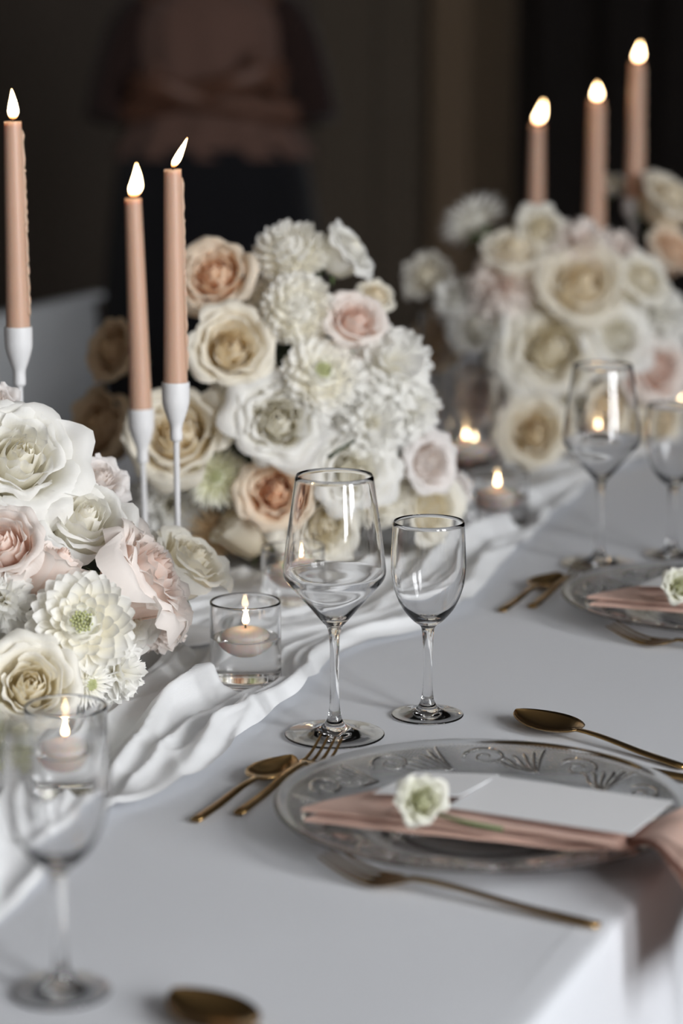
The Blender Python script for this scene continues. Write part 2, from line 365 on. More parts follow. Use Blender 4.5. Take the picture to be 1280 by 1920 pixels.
# cloth: perimeter profile top -> rounded edge -> hanging skirt with pleats
def cloth_mesh():
    cx = (TX0+TX1)/2; cy = (TY0+TY1)/2
    per = []                                     # perimeter samples: (x,y,nx,ny,arc)
    R = .018
    def seg(a, b, n, nn):
        for i in range(n):
            f = i/n; per.append((a[0]+(b[0]-a[0])*f, a[1]+(b[1]-a[1])*f, nn[0], nn[1]))
    def arc(c, a0):
        for i in range(6):
            a = a0+PI/2*i/6; per.append((c[0]+R*math.cos(a), c[1]+R*math.sin(a), math.cos(a), math.sin(a)))
    arc((TX0+R, TY0+R), PI); seg((TX0+R, TY0), (TX1-R, TY0), 50, (0, -1))
    arc((TX1-R, TY0+R), -PI/2); seg((TX1, TY0+R), (TX1, TY1-R), 420, (1, 0))
    arc((TX1-R, TY1-R), 0); seg((TX1-R, TY1), (TX0+R, TY1), 50, (0, 1))
    arc((TX0+R, TY1-R), PI/2); seg((TX0, TY1-R), (TX0, TY0+R), 200, (-1, 0))
    n = len(per); vs = []; fs = []
    rows = []
    for k, (x, y, nx, ny) in enumerate(per): pass
    # inset rings on top
    prof = [(-.03, 0), (-.012, -.0002), (-.006, -.0008), (-.002, -.003), (0, -.008), (.001, -.016)]
    hang = [.03, .05, .075, .11, .15, .2, .26, .33, .42, .52, .62, .70]
    for (o, z) in prof:
        for (x, y, nx, ny) in per: vs.append((x+nx*o, y+ny*o, TZ+z))
        rows.append(1)
    for h in hang:
        for (x, y, nx, ny) in per:
            f = sm(.02, .25, h)
            s = y if abs(nx) > .5 else x
            pl = .016*math.sin(s*9.5+1.2*nz(s*1.7, 5))+.008*math.sin(s*23+2*nz(s*2, 9))
            # a sharper pleat where the napkin hangs
            if nx > .5: pl += .022*math.exp(-((y-1.735)/.035)**2) - .012*math.exp(-((y-1.83)/.04)**2)
            o = .002+.02*sm(0, .6, h)+f*pl+f*.012
            vs.append((x+nx*o, y+ny*o, TZ-h))
        rows.append(1)
    R_ = len(rows)
    for j in range(R_-1):
        for k in range(n):
            q = (k+1) % n; fs.append((j*n+k, (j+1)*n+k, (j+1)*n+q, j*n+q))
    # top surface: fan grid
    b = len(vs); gx, gy = 60, 200
    x0, x1, y0, y1 = TX0+.028, TX1-.028, TY0+.028, TY1-.028
    for j in range(gy):
        for i in range(gx):
            x = x0+(x1-x0)*i/(gx-1); y = y0+(y1-y0)*j/(gy-1)
            e = min(i, gx-1-i, j, gy-1-j)
            zz = (.0009*nz(x*7, y*5)+.0007*nz(x*3+y*9, y*2, 4)) if e > 0 else 0
            vs.append((x, y, TZ+zz-.0002))
    for j in range(gy-1):
        for i in range(gx-1): fs.append((b+j*gx+i, b+j*gx+i+1, b+(j+1)*gx+i+1, b+(j+1)*gx+i))
    return mesh('tablecloth', vs, fs, M['cloth'])
tag(obj('tablecloth', cloth_mesh()), 'white linen tablecloth covering the long table and hanging over its edge', 'tablecloth')
# runner edge surveyed along the table (x as a function of y)
EDGE = [W(*p) for p in ((0, 1735), (206, 1540), (340, 1487), (418, 1437), (469, 1378), (574, 1300), (618, 1245), (692, 1212), (797, 1186), (885, 1140), (930, 1082), (987, 1018), (1025, 985), (1081, 940), (1111, 902), (1175, 880), (1280, 850))]
EY = [p.y for p in EDGE]; EX = [p.x for p in EDGE]
o_ = np.argsort(EY); EY = list(np.array(EY)[o_]); EX = list(np.array(EX)[o_])
EY = [TY0+.3]+EY+[TY1-.3]; EX = [EX[0]-.02]+EX+[EX[-1]]
FEET = [(W(px, py), r) for px, py, r in ((461, 1278, .036), (127, 1500, .036), (548, 1133, .036), (931, 985, .042), (862, 868, .064), (872, 905, .044), (1118, 872, .037), (1276, 812, .037), (627, 1380, .047))]
FEET += [(PD(px, py, d), r) for px, py, d, r in ((34, 614, 2.5, .044), (271, 768, 2.68, .044), (329, 718, 2.49, .044), (1003, 452, 3.98, .044), (1112, 470, 4.0, .044), (1188, 372, 4.0, .044), (-10, 1100, 2.36, .125), (545, 800, 2.95, .125), (1085, 700, 3.78, .125))]
def runner(u, v):
    y = TY0+.3+(TY1-.6-TY0)*v
    xe = float(np.interp(y, EY, EX)); x0 = TX0+.42+.03*math.sin(y*5)
    x = xe+(x0-xe)*(1-u)
    dist = xe-x                                     # from the window-side edge
    sk = .10*math.sin(y*2.1)+.05*nz(y*3, 2)         # folds wander along the table
    q = (dist+sk)
    a = sm(.0, .03, dist)*(.55+.45*nz(y*2.3, 7))
    f1 = abs(math.sin(q*50+1.6*nz(y*2.5, x*2)))
    f2 = abs(math.sin(q*79+y*3.1+2*nz(y*4, 3)))
    fl = 1.0
    for fp, fr in FEET:
        dd = math.hypot(x-fp.x, y-fp.y)
        if dd < fr*1.6: fl *= sm(fr*.98, fr*1.6, dd)
    z = .0022+fl*(a*(.024*(1-f1)**1.5+.014*(1-f2)**2)+.003*max(0, nz(x*20, y*12))+.010*(1-abs(nz(q*13+5, y*2.4, 1)))**7+.006*(1-abs(nz(q*24, y*4.1, 8)))**8)
    curl = .007*math.exp(-((dist-.008)/.008)**2)*(.5+.5*math.sin(y*13+3*nz(y*3, 1)))
    return (x+.006*nz(y*18, 4)*(u > .9), y, TZ+z+max(0, curl)*fl)
ro = obj('table_runner', grid('table_runner', runner, 190, 760, M['runner']))
tag(ro, 'rumpled white gauze runner lying along the middle of the table under the flowers', 'table runner')

# ------------------------------------------------------------------ flowers
def rose_petals(seed, n=30, openness=.6, ruffle=.03, colr='white', nu=11, nt=9, flare=1.0, point=.05, height=.55):
    """list of petal meshes, unit radius, face towards +z"""
    rnd = random.Random(seed); out = []
    for i in range(n):
        k = (i+.5)/n                                # 0 heart .. 1 outermost
        th = i*2.39996+rnd.uniform(-.18, .18)
        op = openness
        R = .07+.56*k**.85*(.75+.35*op)+rnd.uniform(-.02, .02)
        h = height*(1.08-.12*sm(0, .3, k)-.50*k*k*op)+rnd.uniform(-.03, .03)
        fl = flare*((.40*op+.12)*sm(.25, 1, k))*rnd.uniform(.75, 1.2)-.07*(1-k)
        dr = flare*(.34*op)*sm(.45, 1, k)*rnd.uniform(.5, 1.3)
        A = (2.1-.95*sm(0, .35, k)-.33*k)*rnd.uniform(.92, 1.1)
        P = [(.03, -.55), (R*.75, -.46), (R*1.0, -.1), (R+fl*.28, h*.62), (R+fl*.72, h*.92), (R+fl, h-dr)]
        prof = smoothprof(P, 8)
        ph = rnd.uniform(0, 6.28); ph2 = rnd.uniform(0, 6.28); fr = rnd.uniform(2.2, 4.2)
        tuck = rnd.uniform(-.02, .05)
        def f(u, t, prof=prof, th=th, A=A, ph=ph, ph2=ph2, fr=fr, tuck=tuck, k=k):
            uu = 2*u-1
            te = t*(1-(.07+.27*k)*abs(uu)**2.3+point*(1-min(1, abs(uu)*3))*k*0)
            q = te*(len(prof)-1); a = min(int(q), len(prof)-2); ff = q-a
            r = prof[a][0]*(1-ff)+prof[a+1][0]*ff; z = prof[a][1]*(1-ff)+prof[a+1][1]*ff
            wv = ruffle*t**2.5*(.6+.8*k)
            r += .025*uu+tuck*uu*uu*t+wv*1.1*math.sin(fr*uu*2+ph)+(.05*k*point*20*.2)*(1-abs(uu))**3*sm(.8, 1, t)
            z += wv*math.sin(fr*1.37*uu*2+ph2)+.6*wv*math.sin(9.3*uu+ph*2)
            ang = th+uu*A*(.42+.58*min(1, t*1.5)**.6)
            r = max(.004, r)
            return (r*math.cos(ang), r*math.sin(ang), z)
        out.append(grid('petal', f, nu, nt, M['p_'+colr], vk=.42+.58*sm(.05, .6, k)))
    return out
def frill_petals(seed, n=22, colr='lilac', teeth=.05, nu=17, nt=7):
    """carnation / lisianthus: fan petals with a frilled lip"""
    rnd = random.Random(seed); out = []
    for i in range(n):
        k = (i+.5)/n; th = i*2.39996+rnd.uniform(-.3, .3)
        tilt = math.radians(8+72*k**.9); Lp = .95+rnd.uniform(-.08, .08)
        A = .80+.2*rnd.random(); p1 = rnd.uniform(0, 6.28); p2 = rnd.uniform(0, 6.28); f1 = rnd.uniform(5, 8)
        def f(u, t, th=th, tilt=tilt, Lp=Lp, A=A, p1=p1, p2=p2, f1=f1, k=k):
            uu = 2*u-1
            ts = t*(1-.10*uu*uu)+teeth*t**6*math.sin(uu*15+p1)
            b = tilt*(.5+.5*t)+.35*sm(.6, 1, t)*k
            r = .03+Lp*ts*math.sin(b)*.95; z = -.45+Lp*ts*math.cos(b)*(1.05-.15*k)
            am = .10*t**2
            r += am*math.sin(f1*uu+p1); z += am*math.sin(f1*1.3*uu+p2)
            wdt = A*(.15+.85*t)*.55
            ca, sa = math.cos(th), math.sin(th); y = uu*wdt
            return (r*ca-y*sa, r*sa+y*ca, z)
        out.append(grid('petal', f, nu, nt, M['p_'+colr]))
    return out
def dahlia_petal(colr, cup=.9, wid=.17, L=.5, pointed=False, hook=.15):
    def f(u, t):
        uu = 2*u-1
        wd = wid*(math.sin(PI*min(1, (.16+.64*t)))**.8)*(1-.75*sm(.72, 1.02, t))
        if pointed: wd = wid*(.55+.45*math.sin(PI*t))*(1-.8*sm(.6, 1, t))
        a = uu*cup
        y = wd*math.sin(a)/math.sin(max(.4, cup)); zc = wd*(1-math.cos(a))*1.1
        return (L*t, y, zc+hook*t*t*L)
    return grid('petal', f, 7, 7, M['p_'+colr])
PROTO = {}
def proto(kind, colr, var=0):
    """unit flower: list of (name, mesh, local matrix)"""
    key = (kind, colr, var)
    if key in PROTO: return PROTO[key]
    parts = []; rnd = random.Random(hash(kind) % 7+var*13); I = Matrix.Identity(4)
    sd = {'rose': 11, 'open_rose': 23, 'bud': 37, 'lisianthus': 5, 'carnation': 8}.get(kind, 3)+var*101
    if kind == 'rose': parts = [('petal', p, I) for p in rose_petals(sd, 25, .64, .028, colr, nu=13)]
    elif kind == 'open_rose': parts = [('petal', p, I) for p in rose_petals(sd, 26, .92, .05, colr, nu=13, flare=1.1, height=.5)]
    elif kind == 'bud': parts = [('petal', p, I) for p in rose_petals(sd, 18, .22, .022, colr, flare=.8, height=.72)]
    elif kind == 'lisianthus': parts = [('petal', p, I) for p in rose_petals(sd, 20, .78, .06, colr, nu=13, height=.55)]
    elif kind == 'carnation': parts = [('petal', p, I) for p in frill_petals(sd, 30, colr, .06, 15, 6)]
    else:
        if kind == 'dahlia': n, p0, p1, wid, cup, L, hk, pt = 96, 20, 112, .175, .95, .52, .30, False
        elif kind == 'pompon': n, p0, p1, wid, cup, L, hk, pt = 150, 3, 128, .135, 1.2, .42, .5, False
        else: n, p0, p1, wid, cup, L, hk, pt = 84, 26, 108, .062, .8, .66, .12, True
        ms = [dahlia_petal(colr, cup, wid, L, pt, hk), dahlia_petal(colr, cup*1.1, wid*.9, L*.93, pt, hk*1.6), dahlia_petal(colr, cup*.85, wid*1.06, L*1.04, pt, hk*.4)]
        for i in range(n):
            k = (i+.5)/n
            pol = math.radians(p0+(p1-p0)*k**.72); az = i*2.39996
            pol += rnd.uniform(-.05, .05); az += rnd.uniform(-.06, .06)
            sc = (.50+.50*sm(0, .5, k))
            # local: petal x axis = radial dir, z axis (cup opening) towards the flower axis
            d = Vector((math.sin(pol)*math.cos(az), math.sin(pol)*math.sin(az), math.cos(pol)))
            th = Vector((math.cos(pol)*math.cos(az), math.cos(pol)*math.sin(az), -math.sin(pol)))
            zax = -th; yax = zax.cross(d)
            R = Matrix((d, yax, zax)).transposed().to_4x4()
            b0 = .97-L; base = d*b0; base.z *= .75; base.z -= .04
            parts.append(('petal', ms[i % 3], Matrix.Translation(base)@R@Matrix.Scale(sc, 4)))
        hr = .98-L; parts.append(('flower_heart', lathe('flower_heart', [(0, -.5*hr), (hr*.7, -.45*hr), (hr, -.1), (hr*.85, hr*.42), (hr*.5, hr*.70), (0, hr*.80)], M['p_'+colr], 18), I))
        # eye of the flower: many small buds
        vs = []; fs = []
        for i in range(40):
            a = i*2.39996; r = .20*math.sqrt(i/40); c = Vector((r*math.cos(a), r*math.sin(a), (.97-L)*.75+.10-.5*r+rnd.uniform(-.02, .02)))
            b = len(vs)
            for kk in range(5): vs.append(c+Vector((.028*math.cos(kk*1.2566), .028*math.sin(kk*1.2566), -.12)))
            for kk in range(5): vs.append(c+Vector((.02*math.cos(kk*1.2566), .02*math.sin(kk*1.2566), .06)))
            vs.append(c+Vector((0, 0, .08)))
            for kk in range(5):
                q = (kk+1) % 5; fs += [(b+kk, b+q, b+5+q, b+5+kk), (b+5+kk, b+5+q, b+10)]
        if kind != 'pompon': parts.append(('flower_eye', mesh('flower_eye', vs, fs, M['p_eye'], True, [(.5, .55)]*len(vs)), I))
    # calyx and stem
    vs = []; fs = []
    for i in range(5):
        a = i*2*PI/5; b = len(vs)
        for (r, wd, z) in ((.05, .05, -.62), (.22, .10, -.52), (.40, .08, -.50), (.62, .0, -.60)):
            for s in (-1, 1):
                vs.append((r*math.cos(a)-s*wd*math.sin(a), r*math.sin(a)+s*wd*math.cos(a), z))
        for j in range(3): fs.append((b+2*j, b+2*j+1, b+2*j+3, b+2*j+2))
    parts.append(('calyx', mesh('calyx', vs, fs, M['stem']), I))
    PROTO[key] = parts
    return parts
STEM = tube('stem', [(0, 0, -.5), (.01, .01, -.75), (-.01, .03, -1.05)], [.09, .06, .055], M['stem'], 7)
NAMES = {'rose': 'rose', 'open_rose': 'rose', 'bud': 'rose', 'lisianthus': 'lisianthus', 'carnation': 'carnation', 'dahlia': 'dahlia', 'pompon': 'dahlia', 'mum': 'chrysanthemum'}
def flower(kind, colr, pos, r, face, label, group, spin=0, var=0, stem=True):
    name = NAMES[kind]
    e = empty(name, pos, label, 'flower', group)
    q = face.normalized().to_track_quat('Z', 'Y')
    e.rotation_mode = 'QUATERNION'; e.rotation_quaternion = q@Quaternion((0, 0, 1), spin)
    e.scale = (r, r, r)
    for nm, me, mt in proto(kind, colr, var):
        o = bpy.data.objects.new(nm, me); COL.objects.link(o); o.parent = e; o.matrix_local = mt
    if stem: obj('stem', STEM, e)
    return e
def arrangement(flowers, cpx, rpx, dc, dr, group, grow=1.1):
    rnd = random.Random(len(flowers)+int(dc*100))
    for i, f in enumerate(flowers):
        kind, colr, px, py, r, label = f[:6]; opt = f[6] if len(f) > 6 else {}
        dx = (px-cpx[0])/rpx[0]; dy = (py-cpx[1])/rpx[1]
        d = opt.get('d', dc-dr*math.sqrt(max(0, 1-dx*dx-dy*dy))) + opt.get('dd', 0)
        p = PD(px, py, d)
        fx, fy = opt.get('face', (dx*.9, -dy*.8+.25)); fc = opt.get('fc', .75)
        face = -CF*fc+CR*fx+CU*fy
        e = flower(kind, colr, p, r*mpp(p)*opt.get('k', grow), face, label, opt.get('group', group), rnd.uniform(0, 6.28), opt.get('var', i % 2), stem='reach' not in opt)
        if 'reach' in opt:                             # a flower standing clear of the mound on its own long stem
            q = PD(1085, 700, 3.78); q.z = TZ+.17; mi = Matrix.LocRotScale(e.location, e.rotation_quaternion, e.scale).inverted()
            a_ = Vector((0, 0, -.5)); b_ = mi@q
            obj('stem', tube('stem', smoothprof([a_, a_+Vector((0, 0, -.5)), (a_+b_)/2+Vector((0, 0, -.3)), b_], 5), .06, M['stem'], 7), e)
NEAR = [
 ('open_rose', 'white', 30, 865, 108, 'large wide-open white rose with wavy outer petals below the candlestick', {'d': 2.27, 'face': (.25, .35)}),
 ('lisianthus', 'lilac', 112, 888, 50, 'pale blush lisianthus tucked behind the large wide-open white rose', {'d': 2.36, 'face': (.6, .4)}),
 ('lisianthus', 'lilac', 183, 905, 52, 'pale lilac frilled lisianthus peeping over a ruffled white rose', {'d': 2.36, 'face': (.5, .7)}),
 ('rose', 'white', 150, 988, 96, 'ruffled white rose with a crumpled heart under the lilac lisianthus', {'d': 2.27, 'face': (.35, .6), 'var': 1}),
 ('rose', 'blush', 8, 1032, 84, 'pink-hearted blush rose beside a peachy bud', {'d': 2.18, 'face': (-.1, .4)}),
 ('bud', 'blush', 88, 1090, 80, 'half-closed peachy blush rose seen from its side', {'d': 2.18, 'face': (.5, .8), 'fc': .1, 'var': 1}),
 ('open_rose', 'blush', 262, 1085, 104, 'large blush rose with one broad petal curling towards the candle glass', {'d': 2.24, 'face': (.9, .55), 'fc': .25}),
 ('rose', 'ivory', 345, 1068, 84, 'ivory rose with pointed petals leaning towards the candle glass', {'d': 2.36, 'face': (.7, .8), 'fc': .45, 'var': 1}),
 ('carnation', 'blush', 312, 1172, 52, 'small frilled pink carnation hanging under the large blush rose', {'d': 2.31, 'face': (.8, -.2)}),
 ('dahlia', 'white', 152, 1172, 92, 'white dahlia with cupped petals and a green-flecked eye', {'d': 2.12, 'face': (.15, .25), 'fc': 1}),
 ('open_rose', 'white', 62, 1160, 88, 'white rose with broad smooth petals half hidden behind the dahlia', {'d': 2.19, 'face': (-.4, -.1), 'var': 1}),
 ('carnation', 'white', 0, 1122, 55, 'small white carnation under the pink-hearted blush rose', {'d': 2.14, 'face': (-.2, .2)}),
 ('rose', 'ivory', 55, 1288, 95, 'round ivory rose with a creamy heart low in the near arrangement', {'d': 2.06, 'face': (.2, .25), 'fc': 1}),
 ('mum', 'white', 165, 1282, 46, 'small spiky white chrysanthemum beside the round ivory rose', {'d': 2.10, 'face': (.7, -.1)}),
 ('carnation', 'white', 226, 1262, 56, 'white carnation resting just above the gauze runner', {'d': 2.15, 'face': (.7, -.05), 'var': 1}),
 ('mum', 'green', 0, 1408, 62, 'greenish white chrysanthemum lowest in the near arrangement', {'d': 2.01, 'face': (.2, .2), 'var': 1}),
 ('lisianthus', 'lilac', -12, 762, 46, 'pale lilac lisianthus rising behind the large wide-open white rose', {'d': 2.34, 'face': (.2, .5)}),
 ('open_rose', 'white', 228, 1165, 66, 'white rose with a drooping petal between the dahlia and the blush rose', {'d': 2.24, 'face': (.5, -.3)}),
 ('rose', 'cream', 60, 960, 60, 'cream rose deep between the upper roses of the near arrangement', {'d': 2.36, 'face': (.1, .2)}),
 ('rose', 'white', 255, 1040, 56, 'small white rose behind the large blush rose', {'d': 2.36, 'face': (.2, .8)}),
]
arrangement(NEAR, (0, 1100), (420, 380), 2.4, .2, 'flowers of the near arrangement', 1.16)
MID = [
 ('rose', 'peach', 408, 525, 82, 'peach rose at the top of the middle arrangement beside the candle', {'face': (-.2, .25), 'var': 1}),
 ('rose', 'cream', 432, 655, 86, 'creamy rose just under the peach rose', {'face': (.1, .15), 'fc': 1}),
 ('pompon', 'white', 545, 475, 68, 'white pompon dahlia beside the topmost white rose', {'face': (-.15, .75)}),
 ('pompon', 'white', 560, 580, 68, 'white pompon dahlia between the peach rose and a blush rose', {'face': (.2, .2), 'fc': 1}),
 ('rose', 'white', 640, 478, 72, 'topmost white rose turned sideways with a curled petal', {'face': (.7, .55), 'fc': .35, 'var': 1, 'k': 1.0}),
 ('rose', 'blush', 660, 610, 66, 'blush rose below the topmost white rose', {'face': (.25, .45)}),
 ('dahlia', 'white', 600, 705, 72, 'white dahlia at the heart of the middle arrangement', {'face': (.2, .3)}),
 ('carnation', 'white', 735, 680, 84, 'large white carnation on the window side of the middle arrangement', {'face': (.4, .3)}),
 ('open_rose', 'white', 520, 790, 94, 'open white rose with a small yellow heart', {'k': 1.0, 'face': (.05, .1), 'fc': 1}),
 ('open_rose', 'white', 462, 722, 56, 'white rose with spreading petals tucked below the creamy rose', {'face': (0, -.2), 'dd': .04}),
 ('carnation', 'white', 700, 792, 66, 'round white carnation above the wine glass', {'face': (.2, .1), 'var': 1}),
 ('rose', 'cream', 335, 822, 104, 'big cream rose behind the candlestick stems', {'face': (-.1, .25), 'dd': -.02}),
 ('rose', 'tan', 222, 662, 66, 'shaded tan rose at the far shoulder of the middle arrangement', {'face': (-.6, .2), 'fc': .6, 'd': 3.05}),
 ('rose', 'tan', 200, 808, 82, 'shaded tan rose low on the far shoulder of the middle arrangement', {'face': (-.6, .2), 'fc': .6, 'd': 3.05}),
 ('mum', 'green', 405, 895, 62, 'greenish spiky chrysanthemum next to the candlestick stem', {'face': (.05, .1), 'fc': 1}),
 ('carnation', 'white', 318, 945, 74, 'white carnation low behind the two candlestick stems', {'face': (0, 0)}),
 ('rose', 'peach', 515, 925, 76, 'peach rose beside the rim of the wine glass', {'face': (-.1, .1), 'fc': 1}),
 ('bud', 'cream', 465, 1000, 72, 'cream rose bud lying low beside the wine glass', {'face': (-.6, .5), 'fc': .3}),
 ('open_rose', 'ivory', 600, 985, 84, 'ivory rose seen through the wine glass', {'face': (.1, -.2)}),
 ('open_rose', 'white', 660, 880, 76, 'white rose just above the rim of the wine glass', {'face': (.15, .1)}),
 ('rose', 'lilac', 795, 868, 66, 'faint blush rose low on the window side of the middle arrangement', {'face': (.6, 0)}),
 ('rose', 'ivory', 800, 955, 76, 'ivory rose just above the rim of the small wine glass', {'face': (.4, 0), 'var': 1}),
 ('carnation', 'white', 778, 762, 62, 'white carnation below the large one on the window side', {'face': (.7, .1)}),
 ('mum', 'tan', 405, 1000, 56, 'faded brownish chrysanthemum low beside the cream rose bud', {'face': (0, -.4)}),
 ('bud', 'lilac', 838, 925, 50, 'pale lilac rose bud low beside the floating candle glass', {'face': (.8, .1)}),
 ('carnation', 'white', 610, 830, 56, 'white carnation deep between two open white roses', {'dd': .05}),
 ('bud', 'white', 482, 575, 56, 'white rose bud in shade behind the peach rose', {'dd': .06, 'face': (.1, .5)}),
 ('rose', 'white', 650, 770, 50, 'white rose deep behind the round carnation', {'dd': .05}),
 ('carnation', 'ivory', 720, 930, 60, 'ivory carnation behind the two wine glasses', {'dd': .04}),
 ('rose', 'cream', 700, 560, 40, 'small cream rose behind the blush rose', {'dd': .1}),
]
arrangement(MID, (540, 770), (330, 350), 2.95, .21, 'flowers of the middle arrangement')
FAR = [
 ('mum', 'white', 888, 415, 66, 'spiky white chrysanthemum rising at the end of the far arrangement', {'reach': 1, 'face': (-.3, .6), 'fc': -.3}),
 ('lisianthus', 'ivory', 805, 522, 48, 'small ivory lisianthus at the tip of the far arrangement', {'face': (-.5, .3)}),
 ('carnation', 'white', 850, 558, 48, 'white carnation beside the small ivory lisianthus', {}),
 ('carnation', 'blush', 935, 530, 72, 'frilled blush carnation above the tall glass cylinder', {}),
 ('rose', 'cream', 962, 482, 64, 'cream rose under the spiky chrysanthemum', {'face': (0, .8)}),
 ('lisianthus', 'ivory', 1012, 432, 48, 'ivory lisianthus at the foot of the shortest far candle', {'face': (0, .2)}),
 ('carnation', 'blush', 1090, 458, 62, 'blush carnation at the foot of the middle far candle', {}),
 ('rose', 'cream', 1085, 540, 90, 'largest cream rose of the far arrangement', {'face': (0, .4), 'fc': 1}),
 ('open_rose', 'ivory', 1030, 655, 94, 'wide ivory rose beside the tall glass cylinder', {'face': (-.1, .2), 'fc': 1}),
 ('rose', 'white', 905, 615, 66, 'white rose seen through the tall glass cylinder', {}),
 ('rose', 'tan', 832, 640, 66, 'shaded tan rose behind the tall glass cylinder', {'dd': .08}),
 ('bud', 'ivory', 980, 718, 44, 'small ivory bud in a dark gap beside the tall cylinder', {'face': (-.1, .9), 'fc': .3}),
 ('rose', 'cream', 1000, 812, 74, 'cream rose low beside the tall glass cylinder', {'d': 3.38, 'face': (-.1, .1), 'fc': 1}),
 ('rose', 'ivory', 1195, 530, 60, 'ivory rose below the tallest far candle', {}),
 ('carnation', 'white', 1242, 590, 66, 'white carnation at the back of the far arrangement', {}),
 ('open_rose', 'white', 1150, 632, 68, 'white rose above the far wine glass', {}),
 ('rose', 'blush', 1218, 690, 78, 'blush rose behind the far wine glass', {}),
 ('rose', 'cream', 1248, 385, 70, 'cream rose high at the back behind the tallest candle', {'d': 3.95}),
 ('rose', 'peach', 1252, 480, 62, 'peach rose at the back beneath the high cream rose', {'d': 3.9}),
 ('lisianthus', 'ivory', 1146, 348, 40, 'ivory lisianthus between two far candles', {'d': 4.06, 'k': .8, 'reach': 1}),
 ('rose', 'cream', 1140, 765, 66, 'cream rose seen through the far wine glass', {}),
 ('rose', 'white', 1070, 750, 56, 'white rose low between two cream roses', {'dd': .04}),
 ('rose', 'blush', 905, 745, 66, 'blush rose seen low through the glass cylinders', {'dd': .03}),
 ('carnation', 'white', 1160, 565, 46, 'white carnation beside the largest cream rose', {'dd': .05}),
 ('rose', 'ivory', 960, 590, 50, 'ivory rose deep behind the frilled blush carnation', {'dd': .08}),
 ('rose', 'cream', 1225, 790, 62, 'cream rose low at the back of the far arrangement', {'dd': .05}),
 ('carnation', 'blush', 1150, 470, 55, 'blush carnation beneath the tallest far candle', {'dd': .1}),
]
arrangement(FAR, (1060, 620), (300, 300), 3.75, .22, 'flowers of the far arrangement')
tw = PD(640, 842, 2.70)
tag(obj('bare_twig', tube('bare_twig', [PD(664, 826, 2.72)-tw, PD(640, 841, 2.70)-tw, PD(614, 858, 2.70)-tw], [.0018, .0021, .0024], M['leaf'], 7), None, tw), 'short bare green stem poking out above the wine glass', 'stem')
# foam mounds in low bowls with leaves under each arrangement
LEAF = grid('leaf', lambda u, t: (t, (2*u-1)*.26*math.sin(PI*min(1, .08+.92*t))**.8, .12*abs(2*u-1)*(1-t)-.22*t*t), 7, 9, M['leaf'])
def base(px, py, d, rx, rz, label, seed):
    c = PD(px, py, d); rnd = random.Random(seed)
    b = empty('flower_bowl', (c.x, c.y, TZ+.004), label, 'bowl')
    obj('bowl', lathe('bowl', [(0, .002), (.07, .002), (.095, .012), (.115, .05), (.118, .06), (.113, .06), (.09, .02), (0, .014)], M['bowl'], 40), b)
    f = lathe('foam', smoothprof([(0, .016), (.09, .03), (rx, rz*.35), (rx*.95, rz*.6), (rx*.6, rz*.9), (0, rz)], 5), M['foam'], 28)
    obj('foam', f, b)
    for i in range(26):
        a = rnd.uniform(0, 2*PI); h = rnd.uniform(.12, .9)*rz
        rr = rx*(1-.5*sm(.5, 1, h/rz))
        o = obj('leaf', LEAF, b, (rr*math.cos(a)*.9, rr*math.sin(a)*.9, h))
        o.rotation_euler = (rnd.uniform(-.5, .5), rnd.uniform(-.9, .4), a+rnd.uniform(-.5, .5)); s = rnd.uniform(.04, .065); o.scale = (s, s, s)
    return b
base(-10, 1100, 2.36, .11, .18, 'low bowl of foam and leaves under the near arrangement', 1)
base(545, 800, 2.95, .125, .30, 'low brown bowl of foam and leaves under the middle arrangement', 2)
base(1085, 700, 3.78, .15, .27, 'low bowl of foam and leaves under the far arrangement', 3)

# ------------------------------------------------------------------ candles
def flame_mesh(h=.028, r=.0052, lean=0.0, bend=0.0):
    P = smoothprof([(0, 0), (.62*r, .06*h), (.98*r, .22*h), (.92*r, .38*h), (.62*r, .62*h), (.28*r, .84*h), (0, h)], 4)
    me = lathe('flame', [(max(0, a), b) for a, b in P], M['flame'], 16)
    for v in me.vertices:
        t = v.co.z/h; v.co.x += lean*v.co.z+bend*math.sin(PI*t)*h
    me.update(); return me
def drip_mesh(top, bot, r0, r1, seed, a0):
    """run of wax stuck on the side of a taper between heights"""
    rnd = random.Random(seed); n = 26; path = []; rad = []
    for i in range(n):
        f = i/(n-1); z = top+(bot-top)*f
        rr = r0+(r1-r0)*f; a = a0+.10*nz(f*6, seed)
        path.append(((rr+.0006)*math.cos(a), (rr+.0006)*math.sin(a), z)); rad.append(max(.0006, .0018+.0012*nz(f*19, seed*3)+.0006*math.sin(f*40)))
    rad[0] = rad[-1] = .0006
    return tube('wax_drip', path, rad, M['wax'], 7, up=Vector((1, .3, 0)))
